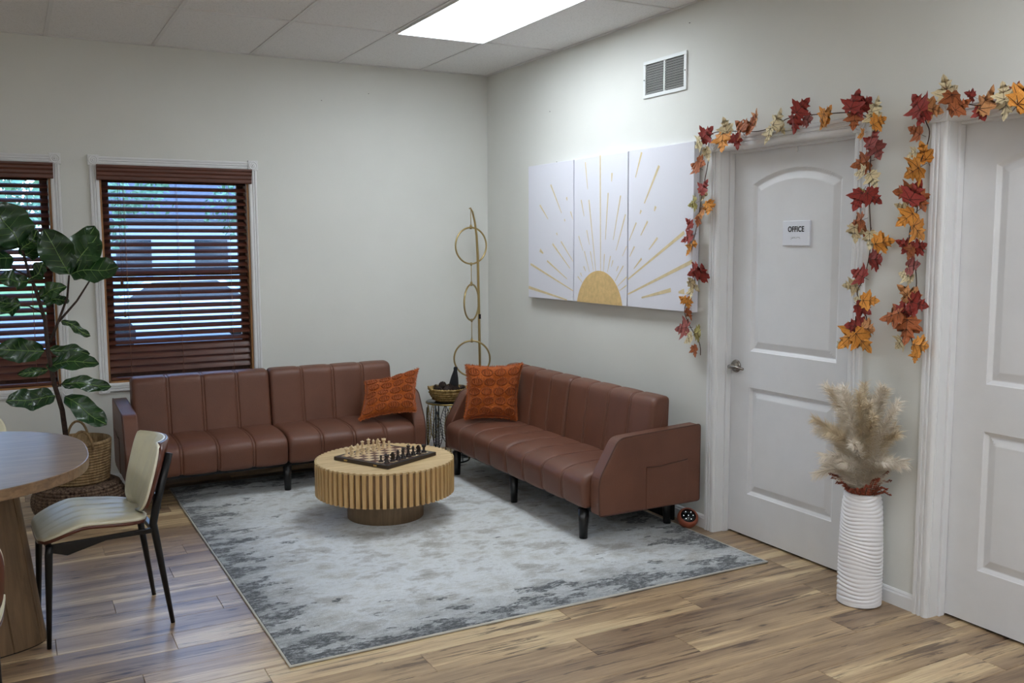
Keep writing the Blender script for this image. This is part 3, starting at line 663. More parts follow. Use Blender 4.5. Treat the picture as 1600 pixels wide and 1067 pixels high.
for i, p in enumerate(pats):
    for q in p:
        cx_ = .030 - i * .0105 - (q // 3) * .004; cz_ = -.020 - (q % 3) * .004
        mb.lathe([(.0014, 0), (.0011, .0008), (0, .001)], 'ink_black', 8, M=Matrix.Translation((-.0072, cx_, cz_)) @ Matrix.Rotation(-PI / 2, 4, 'Y'))
mb.obj('braille', sg)
hk = MB(); hk.box(DX - .006, DX + .01, -3.100, -3.088, 1.968, 2.006, 'trim_white'); tag(hk.obj('door_hook', bevel=.001), 'small metal hook over the top edge of the office door', 'hook')

# ---------------------------------------------------------------- vent
vt = thing('wall_vent', 'white louvred air return grille high on the wall above the canvases', 'vent', (0, -2.176, 2.459))
mb = MB(); y_, z_ = .192, .103; fy, fz = .022, .020
mb.box(-.010, 0, -y_, y_, z_ - fz, z_, 'vent_white'); mb.box(-.010, 0, -y_, y_, -z_, -z_ + fz, 'vent_white')
mb.box(-.010, 0, -y_, -y_ + fy, -z_ + fz, z_ - fz, 'vent_white'); mb.box(-.010, 0, y_ - fy, y_, -z_ + fz, z_ - fz, 'vent_white'); mb.box(-.009, 0, -.007, .007, -z_ + fz, z_ - fz, 'vent_white')
mb.obj('frame', vt, bevel=.002)
mb = MB(); mb.box(-.0015, -.0005, -y_ + fy, y_ - fy, -z_ + fz, z_ - fz, 'vent_dark'); mb.obj('backing', vt)
lm = MB(); lm.add([(-.0095, -.081, .005), (-.0095, .081, .005), (-.002, .081, -.003), (-.002, -.081, -.003), (-.0085, -.081, .006), (-.0085, .081, .006), (-.001, .081, -.002), (-.001, -.081, -.002)],
                  [(0, 1, 2, 3), (4, 7, 6, 5), (0, 4, 5, 1), (2, 6, 7, 3), (1, 5, 6, 2), (0, 3, 7, 4)], 'louvre_grey')
me = lm.mesh('louvre')
for s in (-1, 1):
    for k in range(12):
        o = bpy.data.objects.new('louvre', me); COL.objects.link(o); o.parent = vt; o.location = (0, s * .0885, -z_ + fz + .007 + k * (2 * (z_ - fz) - .012) / 11.5)
for s in (-1, 1):
    mb = MB(); mb.lathe([(.004, 0), (.003, .002), (0, .0022)], 'nail_dark', 10, M=Matrix.Translation((-.010, s * (y_ - .010), 0)) @ Matrix.Rotation(-PI / 2, 4, 'Y')); mb.obj('screw', vt)
# ---------------------------------------------------------------- sun canvases
AZ0, AZ1 = 1.168, 2.070; AX0, AX1 = -.046, -.006
CAN = [(-1.299, -.715), (-1.892, -1.310), (-2.490, -1.903)]
labs = ['white canvas with short gold rays, nearest the room corner', 'middle white canvas with the golden half sun and long rays', 'white canvas with thick gold rays, nearest the office door']
SY, SZ, SR = -1.599, 1.116, .255
for i, (a, b) in enumerate(CAN):
    t = thing('wall_canvas', labs[i], 'picture', (AX1, (a + b) / 2, AZ0), 0, None)
    mb = MB(); hw = (b - a) / 2; mb.box(AX0 - AX1, 0, -hw, hw, 0, AZ1 - AZ0, 'canvas'); mb.obj('canvas', t, bevel=.002)
    rb = MB()
    for y1, z1, y2, z2, w in RAYS:
        ym = (y1 + y2) / 2
        if not (a <= ym <= b): continue
        w = w * .00115
        # clip to this canvas
        def cl(y1, z1, y2, z2):
            for lim, sgn in ((a + .001, 1), (b - .001, -1)):
                if (y1 - lim) * sgn < 0: k = (lim - y1) / (y2 - y1); y1, z1 = lim, z1 + k * (z2 - z1)
                if (y2 - lim) * sgn < 0: k = (lim - y1) / (y2 - y1); y2, z2 = lim, z1 + k * (z2 - z1)
            return y1, z1, y2, z2
        y1, z1, y2, z2 = cl(y1, z1, y2, z2)
        d = Vector((y2 - y1, z2 - z1)); 
        if d.length < .004: continue
        n = Vector((-d.y, d.x)).normalized() * w; yc = (a + b) / 2
        x = AX0 - AX1 - .0003
        q = [(y1 + n.x * 1.1, z1 + n.y * 1.1), (y2 + n.x * .45, z2 + n.y * .45), (y2 - n.x * .45, z2 - n.y * .45), (y1 - n.x * 1.1, z1 - n.y * 1.1)]
        q = [(min(max(p, a), b), max(z_, AZ0)) for p, z_ in q]
        rb.prism([(p - yc, z_ - AZ0) for p, z_ in q], 0, x, x - .0006, 'gold_ray')
    fixn(rb.obj('gold_rays', t))
    if i == 1:
        pts = []
        a0 = math.asin((AZ0 - SZ) / SR)
        for k in range(41):
            q = a0 + (PI - 2 * a0) * k / 40; pts.append((SY + SR * math.cos(q) - (a + b) / 2, SZ + SR * math.sin(q) - AZ0))
        mb = MB(); mb.prism(pts, 0, AX0 - AX1 - .0002, AX0 - AX1 - .0012, 'gold_sun'); fixn(mb.obj('half_sun', t))

# ---------------------------------------------------------------- rug
RX0, RX1, RY0, RY1 = -2.424, -.108, -3.156, -.300
rug = thing('area_rug', 'large distressed grey and ivory rug under the sofas and round coffee table', 'rug', ((RX0 + RX1) / 2, (RY0 + RY1) / 2, 0))
hx, hy = (RX1 - RX0) / 2, (RY1 - RY0) / 2
mb = MB(); mb.box(-hx + .006, hx - .006, -hy + .006, hy - .006, 0.0005, .010, 'rug_pile'); mb.obj('pile', rug)
mb = MB(); mb.tube([(-hx, -hy, .006), (hx, -hy, .006), (hx, hy, .006), (-hx, hy, .006)], .0055, 'rug_binding', 8, closed=True); mb.obj('binding', rug)

# ---------------------------------------------------------------- sofas
RT = .0105
def smoothpoly(pts, rad, seg=6):
    """round the corners of a polygon; rad = per-corner radius"""
    out = []; n = len(pts)
    for i in range(n):
        p = Vector(pts[i]); a = Vector(pts[i - 1]); b = Vector(pts[(i + 1) % n]); r = rad[i] if isinstance(rad, (list, tuple)) else rad
        d1 = (a - p); d2 = (b - p); r = min(r, d1.length * .49, d2.length * .49)
        s = p + d1.normalized() * r; e = p + d2.normalized() * r
        if r < 1e-5: out.append(tuple(p)); continue
        for k in range(seg + 1):
            t = k / seg; out.append(tuple((1 - t) ** 2 * s + 2 * t * (1 - t) * p + t * t * e))
    return out
def resample(pts, step):
    out = []; n = len(pts)
    for i in range(n):
        a = Vector(pts[i]); b = Vector(pts[(i + 1) % n]); L = (b - a).length; k = max(1, round(L / step))
        for j in range(k): out.append(a + (b - a) * (j / k))
    return out
def cushion(prof, x0, x1, npan, mat, channel=.010, puff=.005):
    prof = resample(prof, .03); n = len(prof)
    area = sum(prof[i].x * prof[(i + 1) % n].y - prof[(i + 1) % n].x * prof[i].y for i in range(n))
    sg_ = 1 if area > 0 else -1
    nrm = []
    for i in range(n):
        d = (prof[(i + 1) % n] - prof[i - 1]).normalized(); nrm.append(Vector((d.y, -d.x)) * sg_)
    seams = [x0 + (x1 - x0) * k / npan for k in range(1, npan)]
    xsn = set([x0, x1])
    for s in seams:
        for o in (0, .003, .005, .0065, .008, .0095, .011, .013, .016, .022, .035): xsn.add(s + o); xsn.add(s - o)
    for o in (.002, .006, .012, .022, .04): xsn.add(x0 + o); xsn.add(x1 - o)
    pw = (x1 - x0) / npan
    for k in range(npan): xsn.add(x0 + (k + .5) * pw); xsn.add(x0 + (k + .3) * pw); xsn.add(x0 + (k + .7) * pw)
    xs_ = sorted(xsn); vs = []
    cen = sum((Vector(p) for p in prof), Vector((0, 0))) / n
    for x in xs_:
        ds = min([abs(x - s) for s in seams] + [9]); de = min(x - x0, x1 - x)
        off = -channel * .55 * math.exp(-((ds - .008) / .0022) ** 2) - channel * .35 * math.exp(-(ds / .016) ** 2) + puff * (1 - math.exp(-min(ds, de * 1.0) / .04))
        if de < .022: off -= .022 * (1 - math.sqrt(max(0, 1 - ((.022 - de) / .022) ** 2)))
        for p, q in zip(prof, nrm):
            v = p + q * off; vs.append((x, v.x, v.y))
    m = len(xs_); fs = [(i * n + k, i * n + (k + 1) % n, (i + 1) * n + (k + 1) % n, (i + 1) * n + k) for i in range(m - 1) for k in range(n)]
    fs += [tuple(range(n)), tuple((m - 1) * n + k for k in range(n))]
    mb = MB(); mb.add(vs, fs, mat, True); return mb
HL = .845; GAP = .002
def make_sofa(label, loc, rz):
    t = thing('sofa', label, 'sofa', loc, rz, 'pair of brown leather futon sofas')
    seat = smoothpoly([(.49, .195), (.015, .185), (.0, .34), (.10, .372), (.26, .378), (.49, .368)], [.02, .03, .09, .05, .08, .02])
    back = smoothpoly([(.400, .345), (.452, .722), (.560, .728), (.545, .33)], [.02, .045, .03, .03])
    for s in (-1, 1):
        a, b = (-HL, -GAP) if s < 0 else (GAP, HL)
        o = fixn(cushion(seat, a, b, 4, 'brown_leather').obj('seat_cushion', t))
        o = fixn(cushion(back, a, b, 4, 'brown_leather', .009, .003).obj('back_cushion', t))
    # stitched piping beside each channel
    arm = [(.050, .165), (.045, .350), (.165, .552), (.300, .560), (.690, .578), (.690, .165)]
    for s in (-1, 1):
        a, b = (HL + .004, HL + .092) if s > 0 else (-HL - .092, -HL - .004)
        mb = MB(); mb.prism(smoothpoly(arm, [.012, .05, .04, .05, .015, .015], 5), 0, a, b, 'brown_leather'); o = fixn(mb.obj('arm', t, bevel=.010)); o.modifiers[0].segments = 3
        out = b - .002 if s > 0 else a + .002
        mb = MB(); ap = smoothpoly(arm, [.012, .05, .04, .05, .015, .015], 5)
        cx_ = .4; mb.tube([(out - s * .004, y, z) for y, z in ap], .0042, 'leather_piping', 6, closed=True)
        mb.obj('arm_piping', o)
        pk = MB(); xo = b if s > 0 else a
        pp = smoothpoly([(.335, .168), (.335, .385), (.42, .383), (.52, .392), (.60, .40), (.60, .168)], [0, .01, .05, .05, .01, 0], 3)
        pk.prism(pp, 0, xo - s * .002, xo + s * .0035, 'brown_leather'); po = fixn(pk.obj('side_pocket', o, bevel=.0015))
        mb = MB(); mb.tube([(xo + s * .0035, y, z) for y, z in ((.335, .386), (.42, .384), (.52, .393), (.60, .401))], .0028, 'leather_piping', 6); mb.obj('pocket_hem', po)
    mb = MB(); mb.box(-HL, HL, .06, .60, .165, .192, 'black_metal'); mb.obj('base_frame', t)
    mb = MB(); mb.box(-HL + .02, HL - .02, .47, .56, .18, .36, 'black_metal'); mb.obj('rear_frame', t)
    mb = MB(); mb.box(-HL + .05, HL - .03, .605, .62, .035, .36, 'dark_void'); mb.obj('shade_panel', t)  # black sheet added to stand in for the shade under the sofa
    for x, y in ((-.775, .055), (0, .065), (.775, .055), (-.775, .60), (.775, .60)):
        mb = MB(); z0 = RT if not (x < -.5 and y < .3 and rz == 0) else 0
        lg = [(.021, z0), (.029, .168)] if x else [(.020, z0), (.026, .168)]
        mb.lathe([(0, z0)] + lg, 'black_leg', 20, (x, y, 0)); mb.obj('leg', t)
    return t
sofaA = make_sofa('long brown channelled leather sofa against the window wall', (-1.780, -.778, 0), 0)
sofaB = make_sofa('long brown channelled leather sofa under the sun canvases', (-.742, -1.650, 0), -PI / 2)

# ---------------------------------------------------------------- pillows
def pillow(label, corners, bulge, side, u_in=(0, 1)):
    """corners BL, BR, TR, TL; side: unit normal towards the viewer"""
    BL, BR, TR, TL = [Vector(c) for c in corners]; c0 = (BL + BR + TR + TL) / 4
    ex = (BR - BL + TR - TL).normalized(); ez = (TL - BL + TR - BR); ez = (ez - ex * ez.dot(ex)).normalized(); ny = ex.cross(ez)
    R = Matrix((ex, -ny, ez)).transposed().to_4x4()      # local: x right, -y front, z up
    if R.to_3x3().determinant() < 0: R = Matrix((ex, ny, ez)).transposed().to_4x4()
    t = thing('throw_pillow', label, 'pillow'); t.matrix_world = Matrix.Translation(c0) @ R
    inv = (Matrix.Translation(c0) @ R).inverted(); l = [inv @ p for p in (BL, BR, TR, TL)]
    def P(u, v): return l[0] * (1 - u) * (1 - v) + l[1] * u * (1 - v) + l[2] * u * v + l[3] * (1 - u) * v
    front = -1 if (R.to_3x3() @ Vector((0, -1, 0))).dot(Vector(side)) > 0 else 1
    def surf(u, v, s):
        p = P(u, v); w = (max(0, 1 - (2 * u - 1) ** 4) * max(0, 1 - (2 * v - 1) ** 4)) ** .55
        # pull the sides in between the corners
        q = Vector(p); cu, cv = (2 * u - 1), (2 * v - 1)
        q.x -= .020 * cu * (1 - cv * cv); q.z -= .020 * cv * (1 - cu * cu)
        q.y += s * (bulge * w + .006) + .007 * math.sin(9 * u + 5 * v) * w + .004 * math.sin(17 * v - 6 * u) * w
        return q
    N = 26; mb = MB(); vs = []; fs = []
    for s in (front, -front):
        for j in range(N + 1):
            for i in range(N + 1): vs.append(surf(i / N, j / N, s))
    m = (N + 1) ** 2
    for b in (0, m):
        for j in range(N):
            for i in range(N): k = b + j * (N + 1) + i; fs.append((k, k + 1, k + N + 2, k + N + 1) if b == 0 else (k + N + 1, k + N + 2, k + 1, k))
    ring = [(i, 0) for i in range(N)] + [(N, j) for j in range(N)] + [(i, N) for i in range(N, 0, -1)] + [(0, j) for j in range(N, 0, -1)]
    ids = [j * (N + 1) + i for i, j in ring]
    for a, b in zip(ids, ids[1:] + ids[:1]): fs.append((a, m + a, m + b, b))
    mb.add(vs, fs, 'orange_chenille', True); fixn(mb.obj('cover', t))
    # fringe along the rim
    fr = MB(); r = random.Random(3)
    for (a, b) in (((0, 0), (1, 0)), ((1, 0), (1, 1)), ((1, 1), (0, 1)), ((0, 1), (0, 0))):
        for k in range(150):
            q = (k + r.random()) / 150; u = a[0] + (b[0] - a[0]) * q; v = a[1] + (b[1] - a[1]) * q
            p = surf(u, v, 0); out = Vector(((u - .5) if a[0] == b[0] else 0, 0, (v - .5) if a[1] == b[1] else 0)).normalized()
            out = (out + Vector((r.uniform(-.5, .5), r.uniform(-.6, .6), r.uniform(-.5, .5)))).normalized(); L = r.uniform(.009, .018)
            side_ = out.cross(Vector((0, 1, 0))).normalized() * .0022
            fr.add([p - side_, p + side_, p + out * L], [(0, 1, 2)], 'orange_fringe')
    tag(fr.obj('fringe', t), kind='stuff')
    # raised tufted pumpkin outlines, 4 rows x 4: each a ring of ribs
    for rrow in range(5):
        for cc in range(4 if rrow % 2 == 0 else 4):
            uc = .13 + cc * .245 + (0.05 if rrow % 2 else 0); vc = .12 + rrow * .19
            if uc > .93: continue
            pm = MB(); ru, rv = .098, .068
            for lob in (-1, -.45, 0, .45, 1):
                pts = []
                for k in range(9):
                    q = -PI / 2 + PI * k / 8
                    pts.append((uc + ru * lob * math.cos(q), vc + rv * math.sin(q)))
                pm.tube([surf(min(.985, max(.015, a)), min(.985, max(.015, b)), front) + Vector((0, front * .0015, 0)) for a, b in pts], .0052, 'orange_tuft', 6)
            pm.tube([surf(uc, min(.985, vc + rv), front), surf(min(.985, uc + .012), min(.985, vc + rv + .028), front)], .005, 'orange_tuft', 6)
            pm.obj('tufted_pumpkin', t)
    return t
pillow('burnt orange pumpkin pillow tipped against the arm of the window-side sofa', [(-1.285, -.66, .398), (-.918, -.735, .436), (-.842, -.60, .700), (-1.165, -.455, .618)], .048, (0, -1, .2))
pillow('burnt orange pumpkin pillow upright in the corner of the canvas-wall sofa', [(-.672, -.965, .398), (-.372, -1.130, .392), (-.290, -1.060, .750), (-.640, -.925, .750)], .055, (-.5, -1, .2))

# ---------------------------------------------------------------- coffee table
CT = (-1.437, -1.523); CR = .388; CZ0, CZ1 = .158, .340
t = thing('coffee_table', 'round light oak coffee table with fluted slatted drum on the rug', 'table', (CT[0], CT[1], RT))
mb = MB(); mb.lathe([(0, 0), (.214, 0), (.214, .15), (0, .15)], 'oak_base', 64); o = mb.obj('pedestal', t); o.data.shade_smooth() if False else None
NSL = 68
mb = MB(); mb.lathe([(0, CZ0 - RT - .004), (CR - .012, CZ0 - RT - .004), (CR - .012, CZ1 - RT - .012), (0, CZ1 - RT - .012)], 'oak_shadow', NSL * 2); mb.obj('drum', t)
pts = []
for k in range(NSL):
    w = 2 * PI / NSL; a = k * w
    for q, r_ in ((-.30, CR - .010), (-.26, CR + .001), (.26, CR + .001), (.30, CR - .010)): pts.append((r_ * math.cos(a + q * w), r_ * math.sin(a + q * w)))
mb = MB(); mb.prism(pts, 2, CZ1 - RT - .010, CZ1 - RT, 'oak_top'); mb.obj('tabletop', t)
sl = MB(); hw = CR * 2 * PI / NSL * .27
sl.box(-.012, .0015, -hw, hw, CZ0 - RT - .006, CZ1 - RT - .0102, 'oak_slat'); slm = sl.mesh('slat')
for k in range(NSL):
    a = 2 * PI * k / NSL; o = bpy.data.objects.new('slat', slm); COL.objects.link(o); o.parent = t; o.location = (CR * math.cos(a), CR * math.sin(a), 0); o.rotation_euler = (0, 0, a)

# chessboard
BH = .020; BS = .405; SQ = .0435
ang = math.radians(27)
bd = thing('chessboard', 'dark wooden folding chessboard lying on the round coffee table', 'chessboard', (-1.434, -1.527, CZ1 + .0005), ang)
mb = MB(); mb.box(-BS / 2, BS / 2, -BS / 2, BS / 2, 0, BH, 'chess_dark'); mb.obj('case', bd, bevel=.002)
for c, nm in ((0, 'dark_squares'), (1, 'light_squares')):
    mb = MB()
    for i in range(8):
        for j in range(8):
            if (i + j) % 2 == c: mb.box((i - 4) * SQ + .0004, (i - 3) * SQ - .0004, (j - 4) * SQ + .0004, (j - 3) * SQ - .0004, BH, BH + .0008, 'square_light' if c else 'square_dark')
    mb.obj(nm, bd)
for q in (-.11, .11):
    mb = MB(); mb.box(-BS / 2 - .003, -BS / 2, q - .012, q + .012, .005, .014, 'brass'); mb.obj('clasp', bd)
def turned(h, r, kind):
    m = 'C'; p = [(0, 0), (r, 0), (r, .12 * h * .5), (r * .92, .10 * h), (r * .62, .16 * h), (r * .72, .20 * h), (r * .42, .28 * h)]
    if kind == 'pawn': p += [(r * .33, .50 * h), (r * .5, .62 * h), (r * .6, .64 * h), (r * .36, .68 * h), (r * .52, .78 * h), (r * .55, .86 * h), (r * .42, .95 * h), (0, h)]
    if kind == 'rook': p += [(r * .45, .60 * h), (r * .52, .72 * h), (r * .78, .76 * h), (r * .78, h), (r * .52, h), (r * .50, .90 * h), (0, .90 * h)]
    if kind == 'bishop': p += [(r * .30, .55 * h), (r * .55, .62 * h), (r * .35, .66 * h), (r * .52, .74 * h), (r * .50, .82 * h), (r * .24, .92 * h), (r * .12, .94 * h), (r * .14, .97 * h), (0, h)]
    if kind == 'queen': p += [(r * .32, .58 * h), (r * .60, .66 * h), (r * .36, .70 * h), (r * .44, .80 * h), (r * .66, .90 * h), (r * .50, .91 * h), (r * .30, .93 * h), (r * .16, .95 * h), (r * .16, .98 * h), (0, h)]
    if kind == 'king': p += [(r * .34, .56 * h), (r * .62, .63 * h), (r * .38, .67 * h), (r * .46, .74 * h), (r * .66, .84 * h), (r * .56, .87 * h), (r * .20, .89 * h), (0, .90 * h)]
    return p
CH = {'pawn': (.037, .0140), 'rook': (.044, .0165), 'knight': (.052, .0165), 'bishop': (.056, .0165), 'queen': (.064, .0180), 'king': (.072, .0185)}
cmesh = {}
for mat in ('chess_light', 'chess_dark'):
    for k, (h, r) in CH.items():
        mb = MB()
        if k == 'knight':
            mb.lathe([(0, 0), (r, 0), (r, .06 * h), (r * .9, .10 * h), (r * .6, .18 * h), (r * .66, .22 * h), (0, .24 * h)], mat, 18)
            hp = [(-.009, .22), (.009, .22), (.006, .42), (.008, .55), (.015, .60), (.017, .68), (.012, .74), (.004, .84), (.003, .95), (-.002, 1.0), (-.005, .88), (-.011, .75), (-.012, .50)]
            mb.prism([(x, z * h) for x, z in hp], 1, -.005, .005, mat)
        else: mb.lathe(turned(h, r, k), mat, 18)
        if k == 'king':
            mb.box(-.0012, .0012, -.0012, .0012, .88 * h, h, mat); mb.box(-.0012, .0012, -.004, .004, .935 * h, .965 * h, mat)
        if k == 'rook':
            for q in range(4):
                a = q * PI / 2 + PI / 4; mb.box(-.003, .003, -.0016, .0016, 0, .0035, mat, Matrix.Translation((r * .66 * math.cos(a), r * .66 * math.sin(a), h - .0005)) @ Matrix.Rotation(a, 4, 'Z'))
        cmesh[(mat, k)] = mb.mesh('chess_' + k)
# board x axis runs front-left -> right, white along +y edge, black along -y edge
order = ['rook', 'knight', 'bishop', 'queen', 'king', 'bishop', 'knight', 'rook']
where = ['nearest the left corner of the board', 'second from the left corner', 'third from the left corner', 'fourth from the left corner', 'fifth from the left corner', 'sixth from the left corner', 'seventh from the left corner', 'nearest the far end']
rb_ = Matrix.Translation(Vector(bd.location)) @ Matrix.Rotation(ang, 4, 'Z')
rq = random.Random(5)
for side_, mat, cname, rank0, rank1, fd in ((0, 'chess_light', 'cream', 7, 6, -1), (1, 'chess_dark', 'black', 0, 1, 1)):
    end = ('left', 'far') if side_ == 0 else ('near', 'right')
    for i in range(8):
        for rank, k in ((rank0, order[i]), (rank1, 'pawn')):
            p = rb_ @ Vector(((i - 3.5) * SQ + rq.uniform(-.003, .003), (rank - 3.5) * SQ + rq.uniform(-.003, .003), BH + .0009))
            if k == 'pawn': lb = '%s chess pawn in front of the %s' % (cname, {0: '%s-end rook' % end[0], 1: '%s-end knight' % end[0], 2: '%s-end bishop' % end[0], 3: 'queen', 4: 'king', 5: '%s-end bishop' % end[1], 6: '%s-end knight' % end[1], 7: '%s-end rook' % end[1]}[i])
            elif k in ('queen', 'king'): lb = '%s chess %s in the middle of the back row' % (cname, k)
            else: lb = '%s chess %s towards the %s end of its row' % (cname, k, end[0] if i < 4 else end[1])
            o = bpy.data.objects.new('chess_' + k, cmesh[(mat, k)]); COL.objects.link(o); o.location = p; o.rotation_euler = (0, 0, ang + (fd * PI / 2) + rq.uniform(-.2, .2))
            tag(o, lb, 'chess piece', '%s chess pieces on the board' % cname)
# ---------------------------------------------------------------- ring floor lamp
LPX, LPY = -.175, -.200
t = thing('ring_floor_lamp', 'tall brass floor lamp with three hanging rings in the room corner', 'lamp', (LPX, LPY, 0))
mb = MB(); mb.lathe([(0, 0), (.125, 0), (.125, .010), (.115, .016), (.02, .020), (.016, .035), (0, .036)], 'brass', 40); mb.obj('base', t)
pp = [(0, 0, .03), (0, 0, .55), (-.006, 0, 1.1), (-.012, 0, 1.45), (-.020, 0, 1.60), (-.034, 0, 1.70), (-.052, 0, 1.775), (-.070, 0, 1.803), (-.078, 0, 1.797)]
mb = MB(); mb.tube(pp, [.0095] * 4 + [.0085, .0075, .0065, .0055, .004], 'brass', 12); mb.obj('pole', t)
mb = MB(); mb.box(-.012, .004, -.013, -.008, .985, 1.02, 'black_metal'); mb.obj('switch', t)
zr = [(1.527, .104), (1.110, .705), (.690, -.451)]
RX = -.066; RR = .133
prev = 1.797
for z, a in zr:
    rg = MB(); pts = [(RR * math.cos(2 * PI * k / 48), 0, RR * math.sin(2 * PI * k / 48)) for k in range(48)]
    rg.tube(pts, .0065, 'brass', 10, closed=True); ring = rg.obj('ring', t, loc=(RX, 0, z), rot=(0, 0, a))
    mb = MB(); mb.lathe([(0, -.012), (.009, -.012), (.009, .012), (.005, .02), (0, .02)], 'brass', 12, (0, 0, RR)); mb.obj('collar', ring)
    if z > .8: mb = MB(); mb.lathe([(0, -.014), (.007, -.014), (.008, .01), (0, .01)], 'brass', 12, (0, 0, -RR)); mb.obj('collar', ring)
    mb = MB(); mb.tube([(RX, 0, prev), (RX, 0, z + RR + .015)], .0028, 'brass', 8); mb.obj('link_rod', t)
    prev = z - RR - .01

# ---------------------------------------------------------------- leaf-pattern plant stand with basket
SX, SY_ = -.560, -.455; SH = .435; SR_ = .150
t = thing('leaf_side_table', 'round gold wire side table with leaf openwork between the sofas', 'side table', (SX, SY_, RT))
mb = MB()
mb.tube([(SR_ * math.cos(2 * PI * k / 40), SR_ * math.sin(2 * PI * k / 40), SH - RT - .006) for k in range(40)], .006, 'gold_dull', 8, closed=True)
mb.lathe([(0, SH - RT - .006), (SR_, SH - RT - .006), (SR_, SH - RT), (0, SH - RT)], 'glossy_black', 40); mb.obj('top', t)
mb = MB(); mb.tube([(SR_ * math.cos(2 * PI * k / 40), SR_ * math.sin(2 * PI * k / 40), .006) for k in range(40)], .0055, 'black_metal', 8, closed=True); mb.obj('base_ring', t)
for k in range(3):
    a = 2 * PI * k / 3 + .55 + PI; mb = MB(); mb.tube([(SR_ * math.cos(a), SR_ * math.sin(a), .006), (SR_ * math.cos(a), SR_ * math.sin(a), SH - RT - .01)], .005, 'black_metal', 8); mb.obj('post', t)
for k in range(10):
    a0 = 2 * PI * k / 10; mb = MB(); hi = k % 2; zc = .27 if hi else .235; hh = .14
    def C_(s, z): a = a0 + s / SR_; return (SR_ * math.cos(a), SR_ * math.sin(a), z)
    L = []; Rr = []; n = 14
    for i in range(n + 1):
        q = i / n; w = .040 * math.sin(PI * q ** .85); L.append(C_(-w, zc - hh + 2 * hh * q)); Rr.append(C_(w, zc - hh + 2 * hh * q))
    mt = 'gold_dull' if hi else 'black_metal'
    mb.tube(L, .0028, mt, 5); mb.tube(Rr, .0028, mt, 5); mb.tube([C_(0, .006), C_(0, zc + hh)], .003, mt, 6)
    for i in range(2, n - 1, 1):
        q = i / n; w = .040 * math.sin(PI * q ** .85); z = zc - hh + 2 * hh * q
        for s in (-1, 1): mb.tube([C_(0, z - .02), C_(s * w, z)], .0012, mt, 4)
    mb.obj('wire_leaf', t)

bk = thing('wicker_basket', 'shallow oval wicker basket of pine cones on the gold side table', 'basket', (SX + .008, SY_, SH + .001))
def oval(r, z, t_): return r * (1 + .0 * math.cos(t_)), z
mb = MB()
pr = [(0, 0), (.090, 0), (.105, .012), (.125, .045), (.140, .085), (.142, .092), (.136, .092), (.120, .045), (.100, .014), (0, .010)]
mb.lathe([(r, z) for r, z in pr], 'wicker_gold', 48, fn=lambda r, z, t_: (r + .0022 * math.sin(24 * t_) * (1 if .01 < z < .09 else 0), z)); mb.obj('bowl', bk)
for zz, rr_ in ((.018, .110), (.034, .1195), (.05, .1285), (.066, .135)):
    mb = MB(); mb.tube([((rr_ + .0035 * math.sin(15 * a + zz * 900)) * math.cos(a), (rr_ + .0035 * math.sin(15 * a + zz * 900)) * math.sin(a), zz) for a in [2 * PI * k / 90 for k in range(90)]], .0055, 'wicker_gold', 6, closed=True); mb.obj('woven_strand', bk)
mb = MB(); mb.tube([(.141 * math.cos(a), .141 * math.sin(a), .090 + .002 * math.sin(40 * a)) for a in [2 * PI * k / 120 for k in range(120)]], .0065, 'wicker_gold', 6, closed=True); mb.obj('rim', bk)
mb = MB(); mb.tube([(-.141, -.012, .09), (-.152, -.008, .108), (-.152, .008, .112), (-.141, .012, .09)], .006, 'wicker_gold', 6); mb.obj('handle', bk)
def cone_mesh():
    mb = MB(); n = 60
    mb.lathe([(0, -.024), (.012, -.02), (.015, 0), (.009, .02), (0, .028)], 'pine_cone', 10)
    for i in range(n):
        q = i / n; a = i * 2.39996; z = -.022 + .048 * q; r = .013 * math.sin(PI * (.15 + .8 * q)) + .004; o = .012 * math.sin(PI * (.2 + .75 * q)) + .003
        d = Vector((math.cos(a), math.sin(a), 0)); s = Vector((-math.sin(a), math.cos(a), 0)); c = d * r + Vector((0, 0, z))
        tip = c + d * o + Vector((0, 0, .005))
        mb.add([c - s * .003, c + s * .003, tip + s * .0045, tip - s * .0045 + Vector((0, 0, .001)), c - s * .002 - Vector((0, 0, .003))], [(0, 1, 2, 3), (0, 3, 4), (1, 4, 2), (4, 3, 2)], 'pine_cone')
    return mb.mesh('pine_cone')
cm = cone_mesh(); rc = random.Random(9)
cl = [(-.090, -.02, 'nearest the left handle'), (-.040, -.068, 'at the front left of the heap'), (-.035, .02, 'on top of the heap'), (.015, -.08, 'at the front middle of the heap'), (.02, -.02, 'behind the front middle one'), (.080, -.05, 'at the front right, by the sofa pillow'), (.03, .045, 'at the right back'), (-.01, .085, 'at the far side of the basket'), (-.065, .06, 'behind the left one')]
for x, y, w in cl:
    o = bpy.data.objects.new('pine_cone', cm); COL.objects.link(o); up = .095 if (x, y) == (-.035, .02) else .072
    o.location = (SX + .008 + x, SY_ + y, SH + .012 + up); o.rotation_euler = (rc.uniform(.5, 1.6), rc.uniform(-.5, .5), rc.uniform(0, 6)); o.scale = (1.0,) * 3
    tag(o, 'dark brown pine cone in the basket, ' + w, 'pine cone', 'pine cones in the wicker basket')
# felt witch-hat-like gnome tip seen behind the pillow: a dark draped cone
mb = MB(); mb.lathe([(.035, 0), (.033, .03), (.026, .07), (.018, .10), (.013, .122), (.015, .135), (.012, .145), (0, .148)], 'felt_black', 20, fn=lambda r, z, t_: (r * (1 + .06 * math.sin(3 * t_)), z))
tag(mb.obj('dark_bottle', loc=(-.484, -.398, SH + .085), rot=(0, .12, 0)), 'dark pear-shaped ornament standing in the basket beside the pillow', 'ornament')

